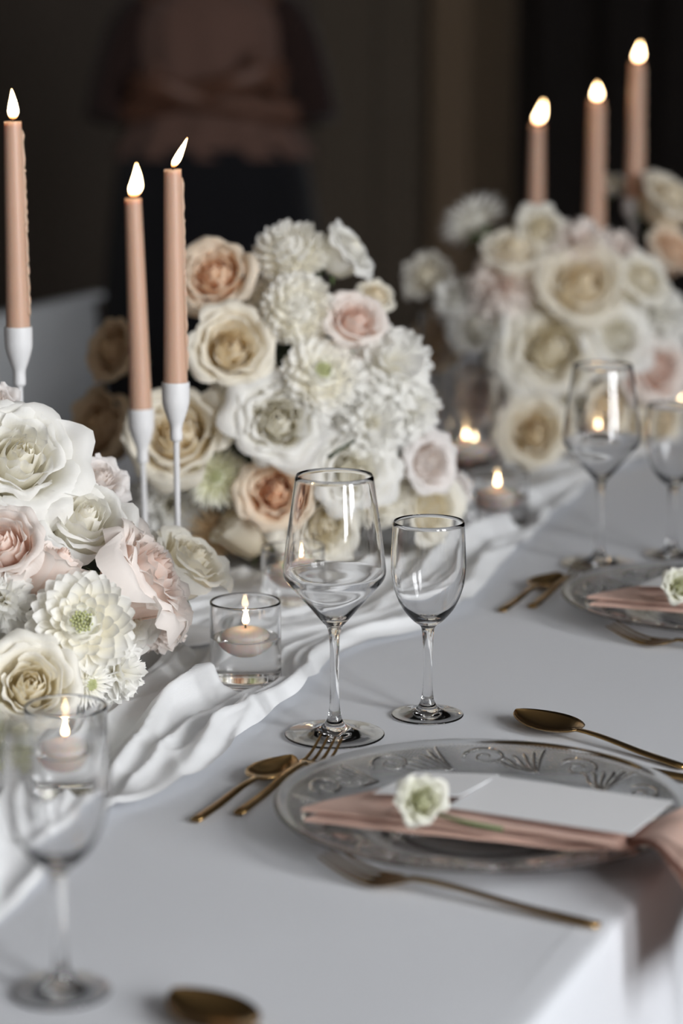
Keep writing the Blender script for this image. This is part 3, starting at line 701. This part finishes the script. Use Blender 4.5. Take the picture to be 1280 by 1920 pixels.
def candlestick(px, y_cup, y_top, cup_w, d, flame, label_s, label_c, base_hint=None, seed=1, lean=(0, 0), drips=True, gs=None, gc=None, fl_h=.030):
    p = PD(px, y_cup, d); m = mpp(p); hc = p.z-TZ                # cup rim height
    s = empty('candlestick', (p.x, p.y, TZ+.006), label_s, 'candlestick', gs)
    s.rotation_euler = (lean[0], lean[1], 0)
    hc -= .006; rc = cup_w*m/2
    obj('foot', lathe('foot', smoothprof([(0, 0), (.042, 0), (.043, .003), (.030, .006), (.007, .012), (.0035, .02)], 4), M['holder'], 36), s)
    obj('stem', lathe('stem', [(.0032, .012), (.0032, hc-.058), (0, hc-.058)], M['holder'], 16), s)
    obj('candle_cup', lathe('candle_cup', smoothprof([(0, hc-.062), (.0062, hc-.060), (.0064, hc-.046), (.0098, hc-.036), (rc*.96, hc-.022), (rc, hc-.012), (rc, hc), (rc*.93, hc+.0004), (rc*.9, hc-.004), (rc*.88, hc-.014), (0, hc-.016)], 4), M['holder'], 40), s)
    q = PD(px, y_top, d); L = (q.z-p.z)
    rot = Matrix.Rotation(lean[1], 4, 'Y')@Matrix.Rotation(lean[0], 4, 'X')
    cpos = Vector((p.x, p.y, TZ+.006))+(s.rotation_euler.to_matrix()@Vector((0, 0, hc-.0155)))
    c = empty('taper_candle', cpos, label_c, 'candle', gc); c.rotation_euler = s.rotation_euler
    rb = rc*.86; rt = rc*.62; L += .0155
    wx = obj('wax', lathe('wax', smoothprof([(0, 0), (rb*.98, 0), (rb, .02), ((rb*2+rt)/3, L*.35), ((rb+2*rt)/3, L*.72), (rt, L-.003), (rt*.96, L), (rt*.7, L-.0015), (rt*.35, L-.003), (0, L-.003)], 4), M['wax'], 40), c)
    if drips:
        obj('wax_drip', drip_mesh(L-.006, L*.32, rt, (rb+rt)/2, seed, .30), wx)
        obj('wax_drip', drip_mesh(L*.8, L*.5, rt+.0004, (rb+rt)/2, seed+5, .65), wx)
        obj('wax_drip', drip_mesh(L*.55, L*.12, (rb+rt)/2, rb, seed+9, .12), wx)
    ln, bd, fh, fr = flame
    obj('wick', tube('wick', [(0, 0, L-.004), (.0004, 0, L+.003), (.0012*math.copysign(1, ln+.01), 0, L+.008)], .0009, M['wick'], 6), c)
    f = obj('flame', flame_mesh(fh, fr, ln, bd), c, (.0006, 0, L+.0045)); f.rotation_euler = (0, 0, YAW)
    return s, c
# local x of a flame is turned to the camera's right so that the leaning direction is as surveyed
candlestick(34, 614, 232, 52, 2.50, (-.02, .02, .031, .0056), 'white metal candlestick behind the large wide-open white rose', 'lit peach taper candle with a straight upright flame', seed=1)
candlestick(271, 768, 377, 49, 2.68, (.12, .05, .037, .0074), 'white metal candlestick with the lower cup of a pair', 'shorter lit peach taper candle of a pair, with a full flame', seed=2, lean=(0, -.022), drips=False)
candlestick(329, 718, 322, 52, 2.49, (.50, 0, .030, .0040), 'white metal candlestick with the higher cup of a pair', 'taller lit peach taper candle of a pair, flame blown aside, wax dripped down', seed=3)
candlestick(1003, 452, 236, 42, 3.98, (.28, .02, .036, .0075), 'white metal candlestick hidden in flowers under the shortest far candle', 'shortest lit candle of the far arrangement with a leaning flame', seed=4, drips=False)
candlestick(1112, 470, 192, 46, 4.0, (.0, .02, .026, .0070), 'white metal candlestick hidden in flowers under the middle far candle', 'middle-height lit candle of the far arrangement', seed=5)
candlestick(1188, 372, 120, 42, 4.0, (.12, .03, .030, .0072), 'white metal candlestick whose cup shows above the far flowers', 'tallest lit candle of the far arrangement', seed=6)

def float_glass(px, py, R, H_, water, rc, label_g, label_c, flame_h=.016, d=None, off=(0, 0), lift=.0035):
    """glass cylinder with water and a floating candle; (px,py) is the middle of its foot"""
    p = W(px, py, lift) if d is None else PD(px, py, d)
    t = .0022
    g = empty('glass_cylinder', (p.x, p.y, TZ+lift), label_g, 'candle glass')
    prof = [(0, 0), (R-.004, 0), (R-.0025, 0), (R-.0015, .0001), (R-.0005, .0006), (R, .0018), (R, .0022), (R, .004), (R, H_*.5), (R, H_-.003), (R, H_-.0014), (R-t*.15, H_-.0005), (R-t*.5, H_), (R-t*.85, H_-.0005), (R-t, H_-.0014), (R-t, H_-.003), (R-t, (water+H_)/2), (R-t, water)]
    obj('glass', lathe('glass', prof, M['glass'], 72), g)
    wr = R-t
    wm = lathe('water', [(0, .005), (wr-.005, .005), (wr-.003, .005), (wr-.001, .0054), (wr, .007), (wr, .0075), (wr, .009), (wr, water*.6), (wr, water-.0006), (wr, water), (wr-.0012, water-.0006), (wr-.003, water-.0010), (wr-.006, water-.0010), (0, water-.0010)], M['water'], 72)
    wm.materials.append(M['water_glass'])
    for pg in wm.polygons:
        if pg.normal.z < .3: pg.material_index = 1
    obj('water', wm, g)
    c = empty('floating_candle', (p.x+off[0], p.y+off[1], TZ+lift+water-.019), label_c, 'candle')
    hh = .0275
    obj('wax', lathe('wax', smoothprof([(0, 0), (rc*.35, .001), (rc*.72, .007), (rc*.97, .017), (rc, .021), (rc*.9, .0235), (rc*.6, .0262), (rc*.3, hh), (0, hh-.0005)], 4), M['wax_light'], 44), c)
    obj('wick', tube('wick', [(0, 0, hh-.002), (0, 0, hh+.006)], .0007, M['wick'], 6), c)
    obj('flame', flame_mesh(flame_h, .0034, .02, .01), c, (0, 0, hh+.003))
    return g, c
float_glass(461, 1278, .0352, .083, .047, .0235, 'small glass cylinder half full of water beside the near blush rose', 'floating candle in the small glass beside the near blush rose', .018)
float_glass(127, 1500, .0350, .083, .045, .0235, 'small glass cylinder behind the near wine glass on the runner', 'floating candle seen through the near wine glass', .015)
float_glass(548, 1133, .0352, .066, .040, .0235, 'small glass cylinder behind the large wine glass', 'floating candle seen through the large wine glass', .017)
float_glass(931, 985, .0405, .070, .040, .026, 'squat glass cylinder beyond the small wine glass', 'floating candle in the squat glass beyond the small wine glass', .018)
float_glass(862, 868, .063, .225, .020, .030, 'tall glass cylinder in front of the far flowers', 'floating candle low in the tall glass cylinder', .016, off=(.02, .01))
float_glass(872, 905, .043, .155, .052, .037, 'medium glass cylinder standing before the tall one', 'wide floating candle in the medium glass cylinder', .016)
float_glass(1118, 872, .036, .080, .040, .025, 'small glass cylinder behind the far large wine glass', 'floating candle seen through the far large wine glass', .016)
float_glass(1276, 812, .036, .080, .040, .025, 'small glass cylinder behind the far small wine glass', 'floating candle seen through the far small wine glass', .016)

# ------------------------------------------------------------------ glassware, cutlery, plates, napkins
def goblet(name, outer, inner, p, label, zs):
    g = empty(name, p, label, 'wine glass')
    zt = max(z for r, z in outer); ia = next(k for k, (r, z) in enumerate(outer) if r < .0070 and k > 20); ib = next(k for k, (r, z) in enumerate(outer) if z > zs)
    obj('foot', lathe('foot', outer[:ia+1], M['glass'], 96), g)
    obj('stem', lathe('stem', outer[ia:ib+1], M['glass'], 48*2), g)
    obj('bowl', lathe('bowl', outer[ib:]+inner, M['glass'], 96), g)
    return g
def stemmed(name, p, label, big=True):
    if big:
        o = smoothprof([(0, .0012), (.030, .0010), (.0440, .0001), (.0455, .0001), (.0463, .0008), (.0456, .0016), (.0440, .0019), (.036, .0028), (.020, .0052), (.0095, .0115), (.0055, .022), (.0042, .045), (.0041, .070), (.0048, .092), (.0072, .1030), (.0120, .1085), (.0270, .1265), (.0400, .1410), (.0455, .1485), (.0471, .1550), (.0462, .1650), (.0430, .190), (.0388, .220), (.0356, .2425)], 5)
        i = smoothprof([(.0350, .2432), (.0345, .2425), (.0378, .220), (.0420, .190), (.0451, .1650), (.0459, .1555), (.0443, .1500), (.0388, .1430), (.0262, .1290), (.0120, .1145), (.0060, .1122), (0, .1118)], 5)
    else:
        o = smoothprof([(0, .0012), (.022, .0010), (.0322, .0001), (.0336, .0001), (.0343, .0008), (.0337, .0016), (.0322, .0019), (.026, .0028), (.014, .0054), (.0078, .0115), (.0052, .022), (.0042, .040), (.0045, .062), (.0058, .082), (.0080, .0880), (.0150, .0935), (.0252, .1060), (.0322, .1230), (.0350, .1400), (.0352, .1530), (.0345, .1700), (.0336, .1868)], 5)
        i = smoothprof([(.0330, .1876), (.0325, .1868), (.0334, .1700), (.0340, .1530), (.0338, .1405), (.0308, .1240), (.0238, .1085), (.0140, .0985), (.0070, .0955), (0, .0950)], 5)
    return goblet(name, [(max(0, r), z) for r, z in o], [(max(0, r), z) for r, z in i], (p.x, p.y, TZ+.0012), label, .100 if big else .086)
stemmed('wine_glass', W(627, 1380), 'large angular wine glass standing beyond the glass plate with the knotted napkin')
stemmed('wine_glass', W(801, 1343), 'small rounded wine glass beside the large angular one', False)
stemmed('wine_glass', W(1122, 1060), 'large angular wine glass of the far place setting')
stemmed('wine_glass', W(1258, 1043), 'small rounded wine glass of the far place setting', False)
stemmed('wine_glass', W(115, 1862), 'small rounded wine glass in front of the near floating candle', False)

def ribbon(name, secs, m):
    """closed lofted strip along local x: secs = (x, half_width, z, half_thickness, dish)"""
    K = 12; vs = []; fs = []
    for (x, wd, z, th, dish) in secs:
        for k in range(K):
            a = 2*PI*k/K; ca, sa = math.cos(a), math.sin(a)
            y = wd*math.copysign(abs(ca)**.7, ca); zz = th*math.copysign(abs(sa)**.8, sa)
            vs.append((x, y, z+zz+dish*(y/max(wd, 1e-5))**2))
    L = len(secs)
    for i in range(L-1):
        for k in range(K):
            q = (k+1) % K; fs.append((i*K+k, i*K+q, (i+1)*K+q, (i+1)*K+k))
    fs.append(tuple(range(K-1, -1, -1))); fs.append(tuple((L-1)*K+k for k in range(K)))
    return mesh(name, vs, fs, m)
def handle_secs(x0, x1, z_end, z_neck, w0=.0054, w1=.0034):
    out = []
    for i in range(13):
        f = i/12; x = x0+(x1-x0)*f
        z = z_end+(z_neck-z_end)*sm(.3, 1, f)+.002*math.sin(PI*f)
        out.append((x, w0+(w1-w0)*f-(.0006 if i == 0 else 0), z, .0019-.0003*f, 0))
    return out
def spoon_parts(L):
    bl = .078*L/.2; bw = .0255*L/.2
    secs = handle_secs(0, L-bl, .0022, .0085)
    bowl_n = 18
    h = ribbon('handle', secs+[(L-bl+.006, .0036, .0080, .0014, 0)], M['gold'])
    vs = []; fs = []; K = 14
    top = []
    def bp(u, t, off):
        x = L-bl+bl*t; wd = bw*math.sin(PI*min(1, max(0, (.04+.96*t)))**.92)**.62
        if t > .999: wd = .0004
        if t < .001: wd = .0032
        y = wd*u; rim = .0098-.001*t+.003*t*t; dep = .0085*math.sin(PI*min(1, t*.98+.01))**.7*(1-u*u)
        return (x, y, rim-dep+off)
    def both(u, v):
        if u < .5: return bp(4*u-1, v, 0)
        return bp(3-4*u, v, -.0011)
    b = grid('spoon_bowl', both, 36, 21, M['gold'], closed=True)
    return [('handle', h), ('spoon_bowl', b)]
def fork_parts(L):
    hl = L*.34; bw = .0150*L/.2
    def zc(t): return .0035+.013*t*t-.0045*math.sin(PI*t)*1.0+.0060*(1-t)**3
    secs = handle_secs(0, L-hl, .0022, .0095)
    h = ribbon('handle', secs+[(L-hl+.005, .0032, .0092, .0013, 0)], M['gold'])
    head = []
    for i in range(9):
        t = i/8*.45; wd = .003+(bw-.003)*sm(0, .32, t/1.0*1.0)
        head.append((L-hl+hl*t, wd, zc(t), .0011, .0012*sm(0, .3, t)))
    out = [('handle', h), ('fork_head', ribbon('fork_head', head, M['gold']))]
    for k in range(4):
        y0 = (k-1.5)*bw*.52; secs = []
        path = []; rad = []
        for i in range(9):
            t = .43+.57*i/8; path.append((L-hl+hl*t, y0*(1-.06*i/8), zc(t)+.0012*(y0/bw)**2)); rad.append(.0019*(1-.45*(i/8)**2))
        out.append(('tine', tube('tine', path, rad, M['gold'], 8, flat=.6)))
    return out
def knife_parts(L):
    bl = L*.46
    h = ribbon('handle', [(L*.54*f, .0046-.0008*f, .0040+.0006*math.sin(PI*f), .0030-.0006*f, 0) for f in [i/10 for i in range(11)]], M['gold'])
    secs = []
    for i in range(15):
        f = i/14; secs.append((L-bl+bl*f*.999, max(.0008, (.0046+.0046*sm(0, .2, f))*(1-sm(.72, 1.02, f)*.92)), .0042, .0010-.0004*f, 0))
    return [('handle', h), ('blade', ribbon('blade', secs, M['gold']))]
def cutlery(name, tip, end, label, group=None, lift=.0012, roll=0, dy=0, Lfix=None, tilt=0):
    a = Vector((end.x, end.y+dy, TZ+lift)); d = Vector((tip.x-end.x, tip.y-end.y, 0)); L = Lfix or d.length
    e = empty(name, a, label, 'cutlery', group)
    e.rotation_euler = (roll, -tilt, math.atan2(d.y, d.x))
    for nm, me in {'spoon': spoon_parts, 'fork': fork_parts, 'knife': knife_parts}[name](L):
        last = obj(nm, me, head if nm == 'tine' else e)
        if nm == 'fork_head': head = last
    return e
PITCHY = .78
def setting(dy, who, full=True, off=(0, 0)):
    dv = Vector((0, dy, 0))
    pc = W(905, 1510, .022)+dv; pc.z = TZ+.0012
    if full != 'cutlery':
        pl = empty('charger_plate', pc, 'round pressed-glass plate with embossed scroll rim '+who, 'plate')
        R = .170
        prof = [(0, .0030), (.060, .0030), (.095, .0032), (.104, .0050), (.112, .0092), (.130, .0140), (.150, .0190), (.164, .0222), (R-.001, .0238), (R+.0004, .0252), (R-.0012, .0262), (.163, .0252), (.150, .0222), (.130, .0172), (.112, .0128), (.104, .0090), (.095, .0068), (.060, .0066), (0, .0066)]
        foot = [(.070, .0031), (.0705, .0005), (.072, 0), (.0745, .0005), (.075, .0031)]
        full_prof = prof[:2]+foot+prof[2:]
        dsh = obj('dish', lathe('dish', smoothprof(full_prof, 3), M['plate'], 128), pl)
        # raised scroll motifs pressed into the rim
        def zr(r): return float(np.interp(r, [.104, .112, .130, .150, .163], [.0090, .0128, .0172, .0222, .0252]))
        def rimpt(r, a): return Vector((r*math.cos(a), r*math.sin(a), zr(r)+.0002))
        def scroll(ph, rc0, size, turns, sgn):
            pts = []; rad = []
            for i in range(26):
                f = i/25; rr = size*(1-f*.86); an = ph+sgn*turns*2*PI*f
                pts.append(rimpt(.137+rc0+rr*.75*math.sin(an), (rr*math.cos(an))/.137)); rad.append(.0019*(1-.5*f))
            return pts, rad
        mot = []
        pts, rad = scroll(0, 0, .020, 1.5, 1); mot.append(tube('scroll', pts, rad, M['relief'], 7))
        fan = []
        for k in range(6):
            fp = [rimpt(.117, -.02+.006*k), rimpt(.128+.003*(2.5-k), .02+.030*k), rimpt(.140+.0042*(2.5-k), .035+.048*k), rimpt(.143+.0050*(2.5-k), .03+.060*k)]
            fan.append(tube('leaf_rib', smoothprof(fp, 4), [.0010+.0010*math.sin(PI*i/12) for i in range(13)], M['relief'], 6))
        for j in range(10):
            a = 2*PI*j/10
            o = obj('scroll', mot[0], dsh); o.rotation_euler = (0, 0, a)
            for fm in fan:
                o = obj('leaf_rib', fm, dsh); o.rotation_euler = (0, 0, a+.26)
        # napkin: folded strip across the plate, pinched at the table edge, tail hanging down
        npn = empty('napkin', (pc.x, pc.y-.055, TZ+.03), 'dusty pink linen napkin knotted and hanging over the table edge '+who, 'napkin')
        x_l, x_k = -.092, .140
        edge = TX1-pc.x
        def band(z0, th, w0, w1, skew, xl, seed):
            def f(u, v):
                x = xl+(x_k-xl)*v
                a = 2*PI*u; ca = math.cos(a); sa = math.sin(a)
                wd = w0+(w1-w0)*sm(.55, 1, v); 
                tt = th*(1+.2*sm(.8, 1, v))
                yy = wd*math.copysign(abs(ca)**.45, ca); zz = tt*math.copysign(abs(sa)**.7, sa)
                zz += .0022*math.sin(yy*150+seed+x*18)*sm(.1, .9, v)+.0012*nz(x*30, yy*60, seed)
                return (x+skew*yy*(1-v), yy+.004*math.sin(x*16+seed), z0-.0035*math.sin(PI*v)*0+.012*sm(.75, 1, v)*0+zz)
            return grid('fold', f, 44, 40, M['napkin'], closed=True)
        obj('fold', band(-.0030, .0028, .047, .022, .55, x_l+.004, 1), npn)
        obj('fold', band(.0030, .0026, .044, .021, .62, x_l, 2), npn)
        obj('fold', band(.0080, .0022, .017, .016, .5, x_l+.055, 3), npn, (0, -.022, 0))
        def endcap(): pass
        # knot: wrapped band
        def knot(u, v):
            a = 2*PI*u; b = 2*PI*v
            R1y, R1z = .0195, .0085; r2 = .0036+.0012*math.sin(3*a+1)
            return (x_k-.004+r2*1.5*math.sin(b)+.004*math.sin(a*2), (R1y+r2*math.cos(b))*math.cos(a), .003+(R1z+r2*.7*math.cos(b))*math.sin(a))
        obj('knot', grid('knot', knot, 40, 14, M['napkin'], closed=True), npn)
        # tail: fans out from the knot over the edge and falls
        def tail(layer):
            def f(u, v):
                uu = 2*u-1
                run = v*.165*(1-.10*abs(uu))+(-.012 if layer else 0)*v
                xk = x_k+.002; over = edge+.030-xk
                # path: outwards, round the edge, down
                if run < over: x = xk+run; z = .004+.012*math.sin(PI*run/over*.7)
                else:
                    q = run-over; bend = .045
                    if q < bend*PI/2: x = xk+over+bend*math.sin(q/bend); z = .004+.012*math.sin(PI*.7)-bend*(1-math.cos(q/bend))
                    else: x = xk+over+bend+.0*q; z = .004+.012*math.sin(PI*.7)-bend-(q-bend*PI/2)
                wd = .017+.100*sm(0, .75, v)**.75
                y = uu*wd+(.018 if layer else 0)*v
                rp = (.010*math.sin(uu*7+1+layer*2)+.006*math.sin(uu*15+layer))*sm(.05, .6, v)
                return (x+rp*.8*sm(.3, .8, v)-layer*.010*sm(0.1, .6, v), y, z+rp*.6*(1-sm(.3, .9, v))-layer*.006)
            return grid('tail', f, 40, 40, M['napkin'])
        obj('tail', tail(0), npn); obj('tail', tail(1), npn)
        # cards
        def card(name, c, th, label):
            e = empty(name, c[0]+dv, label, 'card')
            v = [p-c[0] for p in c]; nn = Vector((0, 0, -th))
            vs = v+[q+nn for q in v]
            obj('sheet', mesh('sheet', vs, [(0, 1, 2, 3), (7, 6, 5, 4), (0, 4, 5, 1), (1, 5, 6, 2), (2, 6, 7, 3), (3, 7, 4, 0)], M['card'], False), e)
        a, b = W(1262, 1502, .0425), W(1183, 1564, .0465)
        c_ = W(838, 1512, .0455); d_ = a+(c_-b); 
        card('menu_card', [b, a, d_, c_], .0008, 'blank white menu card lying across the knotted pink napkin '+who)
        a2 = W(935, 1452, .041); b2 = W(862, 1492, .0468); c2 = W(700, 1486, .0455); d2 = a2+(c2-b2)
        card('place_card', [b2, a2, d2, c2], .0008, 'smaller white card half under the menu card '+who)
        fp = W(790, 1503, .058)+dv
        fl = flower('lisianthus', 'green', fp, 52*mpp(fp-dv), -CF*1.0+CR*-.1+CU*.25, 'single greenish white lisianthus laid on the pink napkin '+who, None, 1.0, 3, stem=False)
        obj_st = tube('stem', [(0, 0, 0), (.02, .002, -.004), (.05, .008, -.008)], .0016, M['stem'], 7)
        so = obj('stem', obj_st, fl); so.matrix_local = (fl.rotation_quaternion.to_matrix().to_4x4()@Matrix.Scale(fl.scale[0], 4)).inverted()@Matrix.Translation((.012, .004, -.010))
        cutlery('fork', W(612, 1606, .014)+dv, W(1122, 1738, .002)+dv, 'gold dinner fork lying beside the glass plate '+who)
    if full is True or full == 'cutlery':
        cutlery('spoon', W(966, 1346, .004)+dv, W(966, 1346, .004)+dv+(W(1300, 1446, .002)-W(966, 1346, .004)).normalized()*.205, 'gold tablespoon lying beside the knife '+who)
        k0 = W(892, 1392, .003)+dv
        cutlery('knife', k0, k0+(W(1300, 1468, .002)-W(892, 1392, .003)).normalized()*.225, 'gold dinner knife lying beside the tablespoon '+who)
    if full != 'cutlery':
        cutlery('spoon', W(546, 1428, .006)+dv, W(366, 1541, .002)+dv, 'gold dessert spoon lying above the plate '+who)
        cutlery('fork', W(622, 1400, .008)+dv, W(447, 1528, .002)+dv, 'gold dessert fork half under the rim of the plate '+who)
setting(0, 'at the near place setting')
setting(PITCHY, 'at the far place setting')
setting(-PITCHY+.056, 'in front of the near wine glass', 'cutlery')

# across the table: a plate with a napkin and a chair
pm = PD(120, 790, 3.75)
po = empty('charger_plate', (-1.64, pm.y+.05, TZ+.0012), 'glass plate across the table in front of the pale chair', 'plate')
obj('dish', lathe('dish', smoothprof([(0, .003), (.095, .0032), (.112, .0092), (.150, .019), (.17, .025), (.163, .0252), (.130, .0172), (.104, .009), (.095, .0068), (0, .0066)], 3), M['relief'], 64), po)
nb = empty('napkin', (-1.66, pm.y+.06, TZ+.012), 'folded dusty pink napkin across the table in front of the pale chair', 'napkin')
obj('fold', box('fold', (-.13, -.05, 0), (.13, .05, .010), M['napkin'], .004), nb)
obj('fold', box('fold', (-.10, -.045, .0095), (.12, .048, .020), M['napkin'], .004), nb)

def chair():
    # back panel surveyed: it stands in the plane x = xb, across the table
    xb = -2.33
    def onx(px, py):
        r = ray(px, py); return CC+r*(xb/r.x)
    a = onx(-60, 616); b = onx(225, 545)
    yc = (a.y+b.y)/2; w2 = .24; ztop = (a.z+b.z)/2
    yR = b.y
    e = empty('dining_chair', (xb-.2, yR-w2, 0), 'pale grey dining chair with a plain back across the table', 'chair')
    def back(th):
        def f(u, v):
            a = 2*PI*u; ca, sa = math.cos(a), math.sin(a)
            y = w2*math.copysign(abs(ca)**.35, ca)*(1-.05*(1-v)); x = th*math.copysign(abs(sa)**.5, sa)
            z = .47+(ztop-.47)*v
            cr = (y/w2)**2
            return (.2+x-.02*cr*0+.03*(1-v)*.0-.035*cr-(.04*(v-.2)), y, z-(.012*cr if v > .95 else 0))
        return grid('backrest', f, 48, 24, M['chair'], closed=True)
    # the back stands on the far side from the table
    bo = obj('backrest', back(.014), e)
    cap = box('top_rail', (.145, -w2*.93, ztop-.012), (.175, w2*.93, ztop+.003), M['chair'], .006); obj('top_rail', cap, e)
    obj('seat', box('seat', (.19, -.23, .43), (.60, .23, .475), M['chair'], .015), e)
    for sx in (.23, .55):
        for sy in (-.2, .2): obj('leg', tube('leg', [(sx+(.03 if sx > .4 else -.03), sy*1.08, 0), (sx, sy, .435)], [.011, .016], M['wood'], 10), e)
    return e
chair()

# ------------------------------------------------------------------ person standing in the background, arms crossed
def person():
    p = PD(398, 300, 6.25); e = empty('person', (p.x, p.y, 0), 'person in a mauve blouse and black skirt standing with folded arms', 'person')
    e.rotation_euler = (0, 0, YAW)                       # local x = camera right, local -y = towards the camera
    V = []; E = []; Rr = []
    def add(co, r, par=None):
        V.append(co); Rr.append(r if hasattr(r, '__len__') else (r, r)); i = len(V)-1
        if par is not None: E.append((par, i))
        return i
    pel = add((0, 0, .98), (.15, .11)); wst = add((0, .01, 1.12), (.125, .10), pel); ch = add((0, .01, 1.30), (.15, .115), wst); sh = add((0, .02, 1.44), (.13, .09), ch)
    nk = add((0, .015, 1.52), .052, sh); nk2 = add((0, -.005, 1.575), .052, nk); hd = add((0, -.02, 1.64), (.072, .085), nk2); hd2 = add((0, -.012, 1.71), (.076, .092), hd); add((0, 0, 1.765), (.05, .06), hd2)
    add((0, -.115, 1.655), (.012, .014), hd)             # nose
    for s in (-1, 1): add((s*.078, .0, 1.66), (.010, .022), hd)
    for s in (-1, 1):
        h = add((s*.09, 0, .90), .085, pel); kn = add((s*.10, -.01, .50), .056, h); an = add((s*.10, .02, .09), .038, kn); add((s*.115, -.13, .035), (.04, .03), an)
        so = add((s*.175, .02, 1.41), .056, sh); el = add((s*.245, -.04, 1.16), .043, so)
        zw = 1.245 if s < 0 else 1.215
        wr = add((-s*.06, -.20+(.02 if s > 0 else 0), zw), .030, el)
        hn = add((-s*.125, -.19, zw+.02), (.036, .020), wr)
        for k in range(4):
            q = add((-s*(.165), -.175+.004*k, zw+.045-.022*k), .0095, hn); add((-s*(.195+.004*(1.5-abs(k-1.5))), -.15, zw+.04-.022*k), .0085, q)
        th = add((-s*.12, -.205, zw+.06), .011, hn); add((-s*.135, -.20, zw+.085), .0095, th)
    me = bpy.data.meshes.new('body'); me.from_pydata(V, E, [])
    bm = bmesh.new(); bm.from_mesh(me); ly = bm.verts.layers.skin.verify(); bm.verts.ensure_lookup_table()
    for v, r in zip(bm.verts, Rr): v[ly].radius = r
    bm.verts[0][ly].use_root = True
    bm.to_mesh(me); bm.free(); me.materials.append(M['skin'])
    o = body = obj('body', me, e); md = o.modifiers.new('skin', 'SKIN'); md.use_smooth_shade = True
    o.modifiers.new('sub', 'SUBSURF').levels = 1; o.modifiers['sub'].render_levels = 2
    # blouse: loft from neckline to flared hem, with soft vertical folds
    prof = smoothprof([(1.055, .255, .165), (1.08, .24, .158), (1.16, .205, .145), (1.28, .195, .150), (1.38, .195, .135), (1.44, .165, .11), (1.49, .085, .075), (1.50, .075, .068)], 4)
    def bl(u, v):
        q = v*(len(prof)-1); i = min(int(q), len(prof)-2); f = q-i
        z, a, b = [prof[i][d]*(1-f)+prof[i+1][d]*f for d in range(3)]
        an = 2*PI*u; fo = 1+.05*(1-v)*math.sin(an*11+2*nz(v*3, 1))+.02*math.sin(an*5)
        return (a*fo*math.cos(an), .01+b*fo*math.sin(an), z)
    obj('blouse', grid('blouse', bl, 96, 30, M['blouse'], closed=True), e)
    for s in (-1, 1):
        obj('sleeve', tube('sleeve', smoothprof([(s*.15, .02, 1.425), (s*.20, .01, 1.36), (s*.248, -.03, 1.22), (s*.262, -.05, 1.15)], 4), [.066, .068, .069, .070, .070, .068, .066, .064, .062, .061, .060, .059, .058], M['sleeve'], 16), e)
    def skirt(u, v):
        an = 2*PI*u; z = .18+.90*v; a = .225+.11*(1-v)**.6; b = .15+.11*(1-v)**.8
        fo = 1+.05*(1-v)*math.sin(an*9+1)
        return (a*fo*math.cos(an), b*fo*math.sin(an), z)
    obj('skirt', grid('skirt', skirt, 80, 20, M['trousers'], closed=True), e)
    for s in (-1, 1): obj('shoe', box('shoe', (s*.112-.045, -.17, 0), (s*.112+.045, .085, .07), M['trousers'], .028), e)
    # hair cap to the shoulders
    def hair(u, v):
        an = 2*PI*u; z = 1.80-.28*v; r = .098*math.sin(min(1, v*1.9+.05)*PI/2)+.012*math.sin(an*9)*v
        front = max(0, -math.sin(an)); k = 1-.0*front
        y = .02+r*1.12*math.sin(an)*k
        if front > .3 and v > .22: y = max(y, -.035)
        return (r*math.cos(an), y, z)
    obj('hair', grid('hair', hair, 48, 16, M['hair'], closed=True), e)
    for s in (-1, 1):
        obj('eye', lathe('eye', [(0, -.008), (.008, -.004), (.010, 0), (.008, .004), (0, .008)], M['wick'], 10), e, (s*.032, -.098, 1.672))
    obj('mouth', tube('mouth', [(-.022, -.098, 1.612), (0, -.106, 1.610), (.022, -.098, 1.612)], [.003, .006, .003], M['sleeve'], 8, flat=.6), e)
    return e
person()
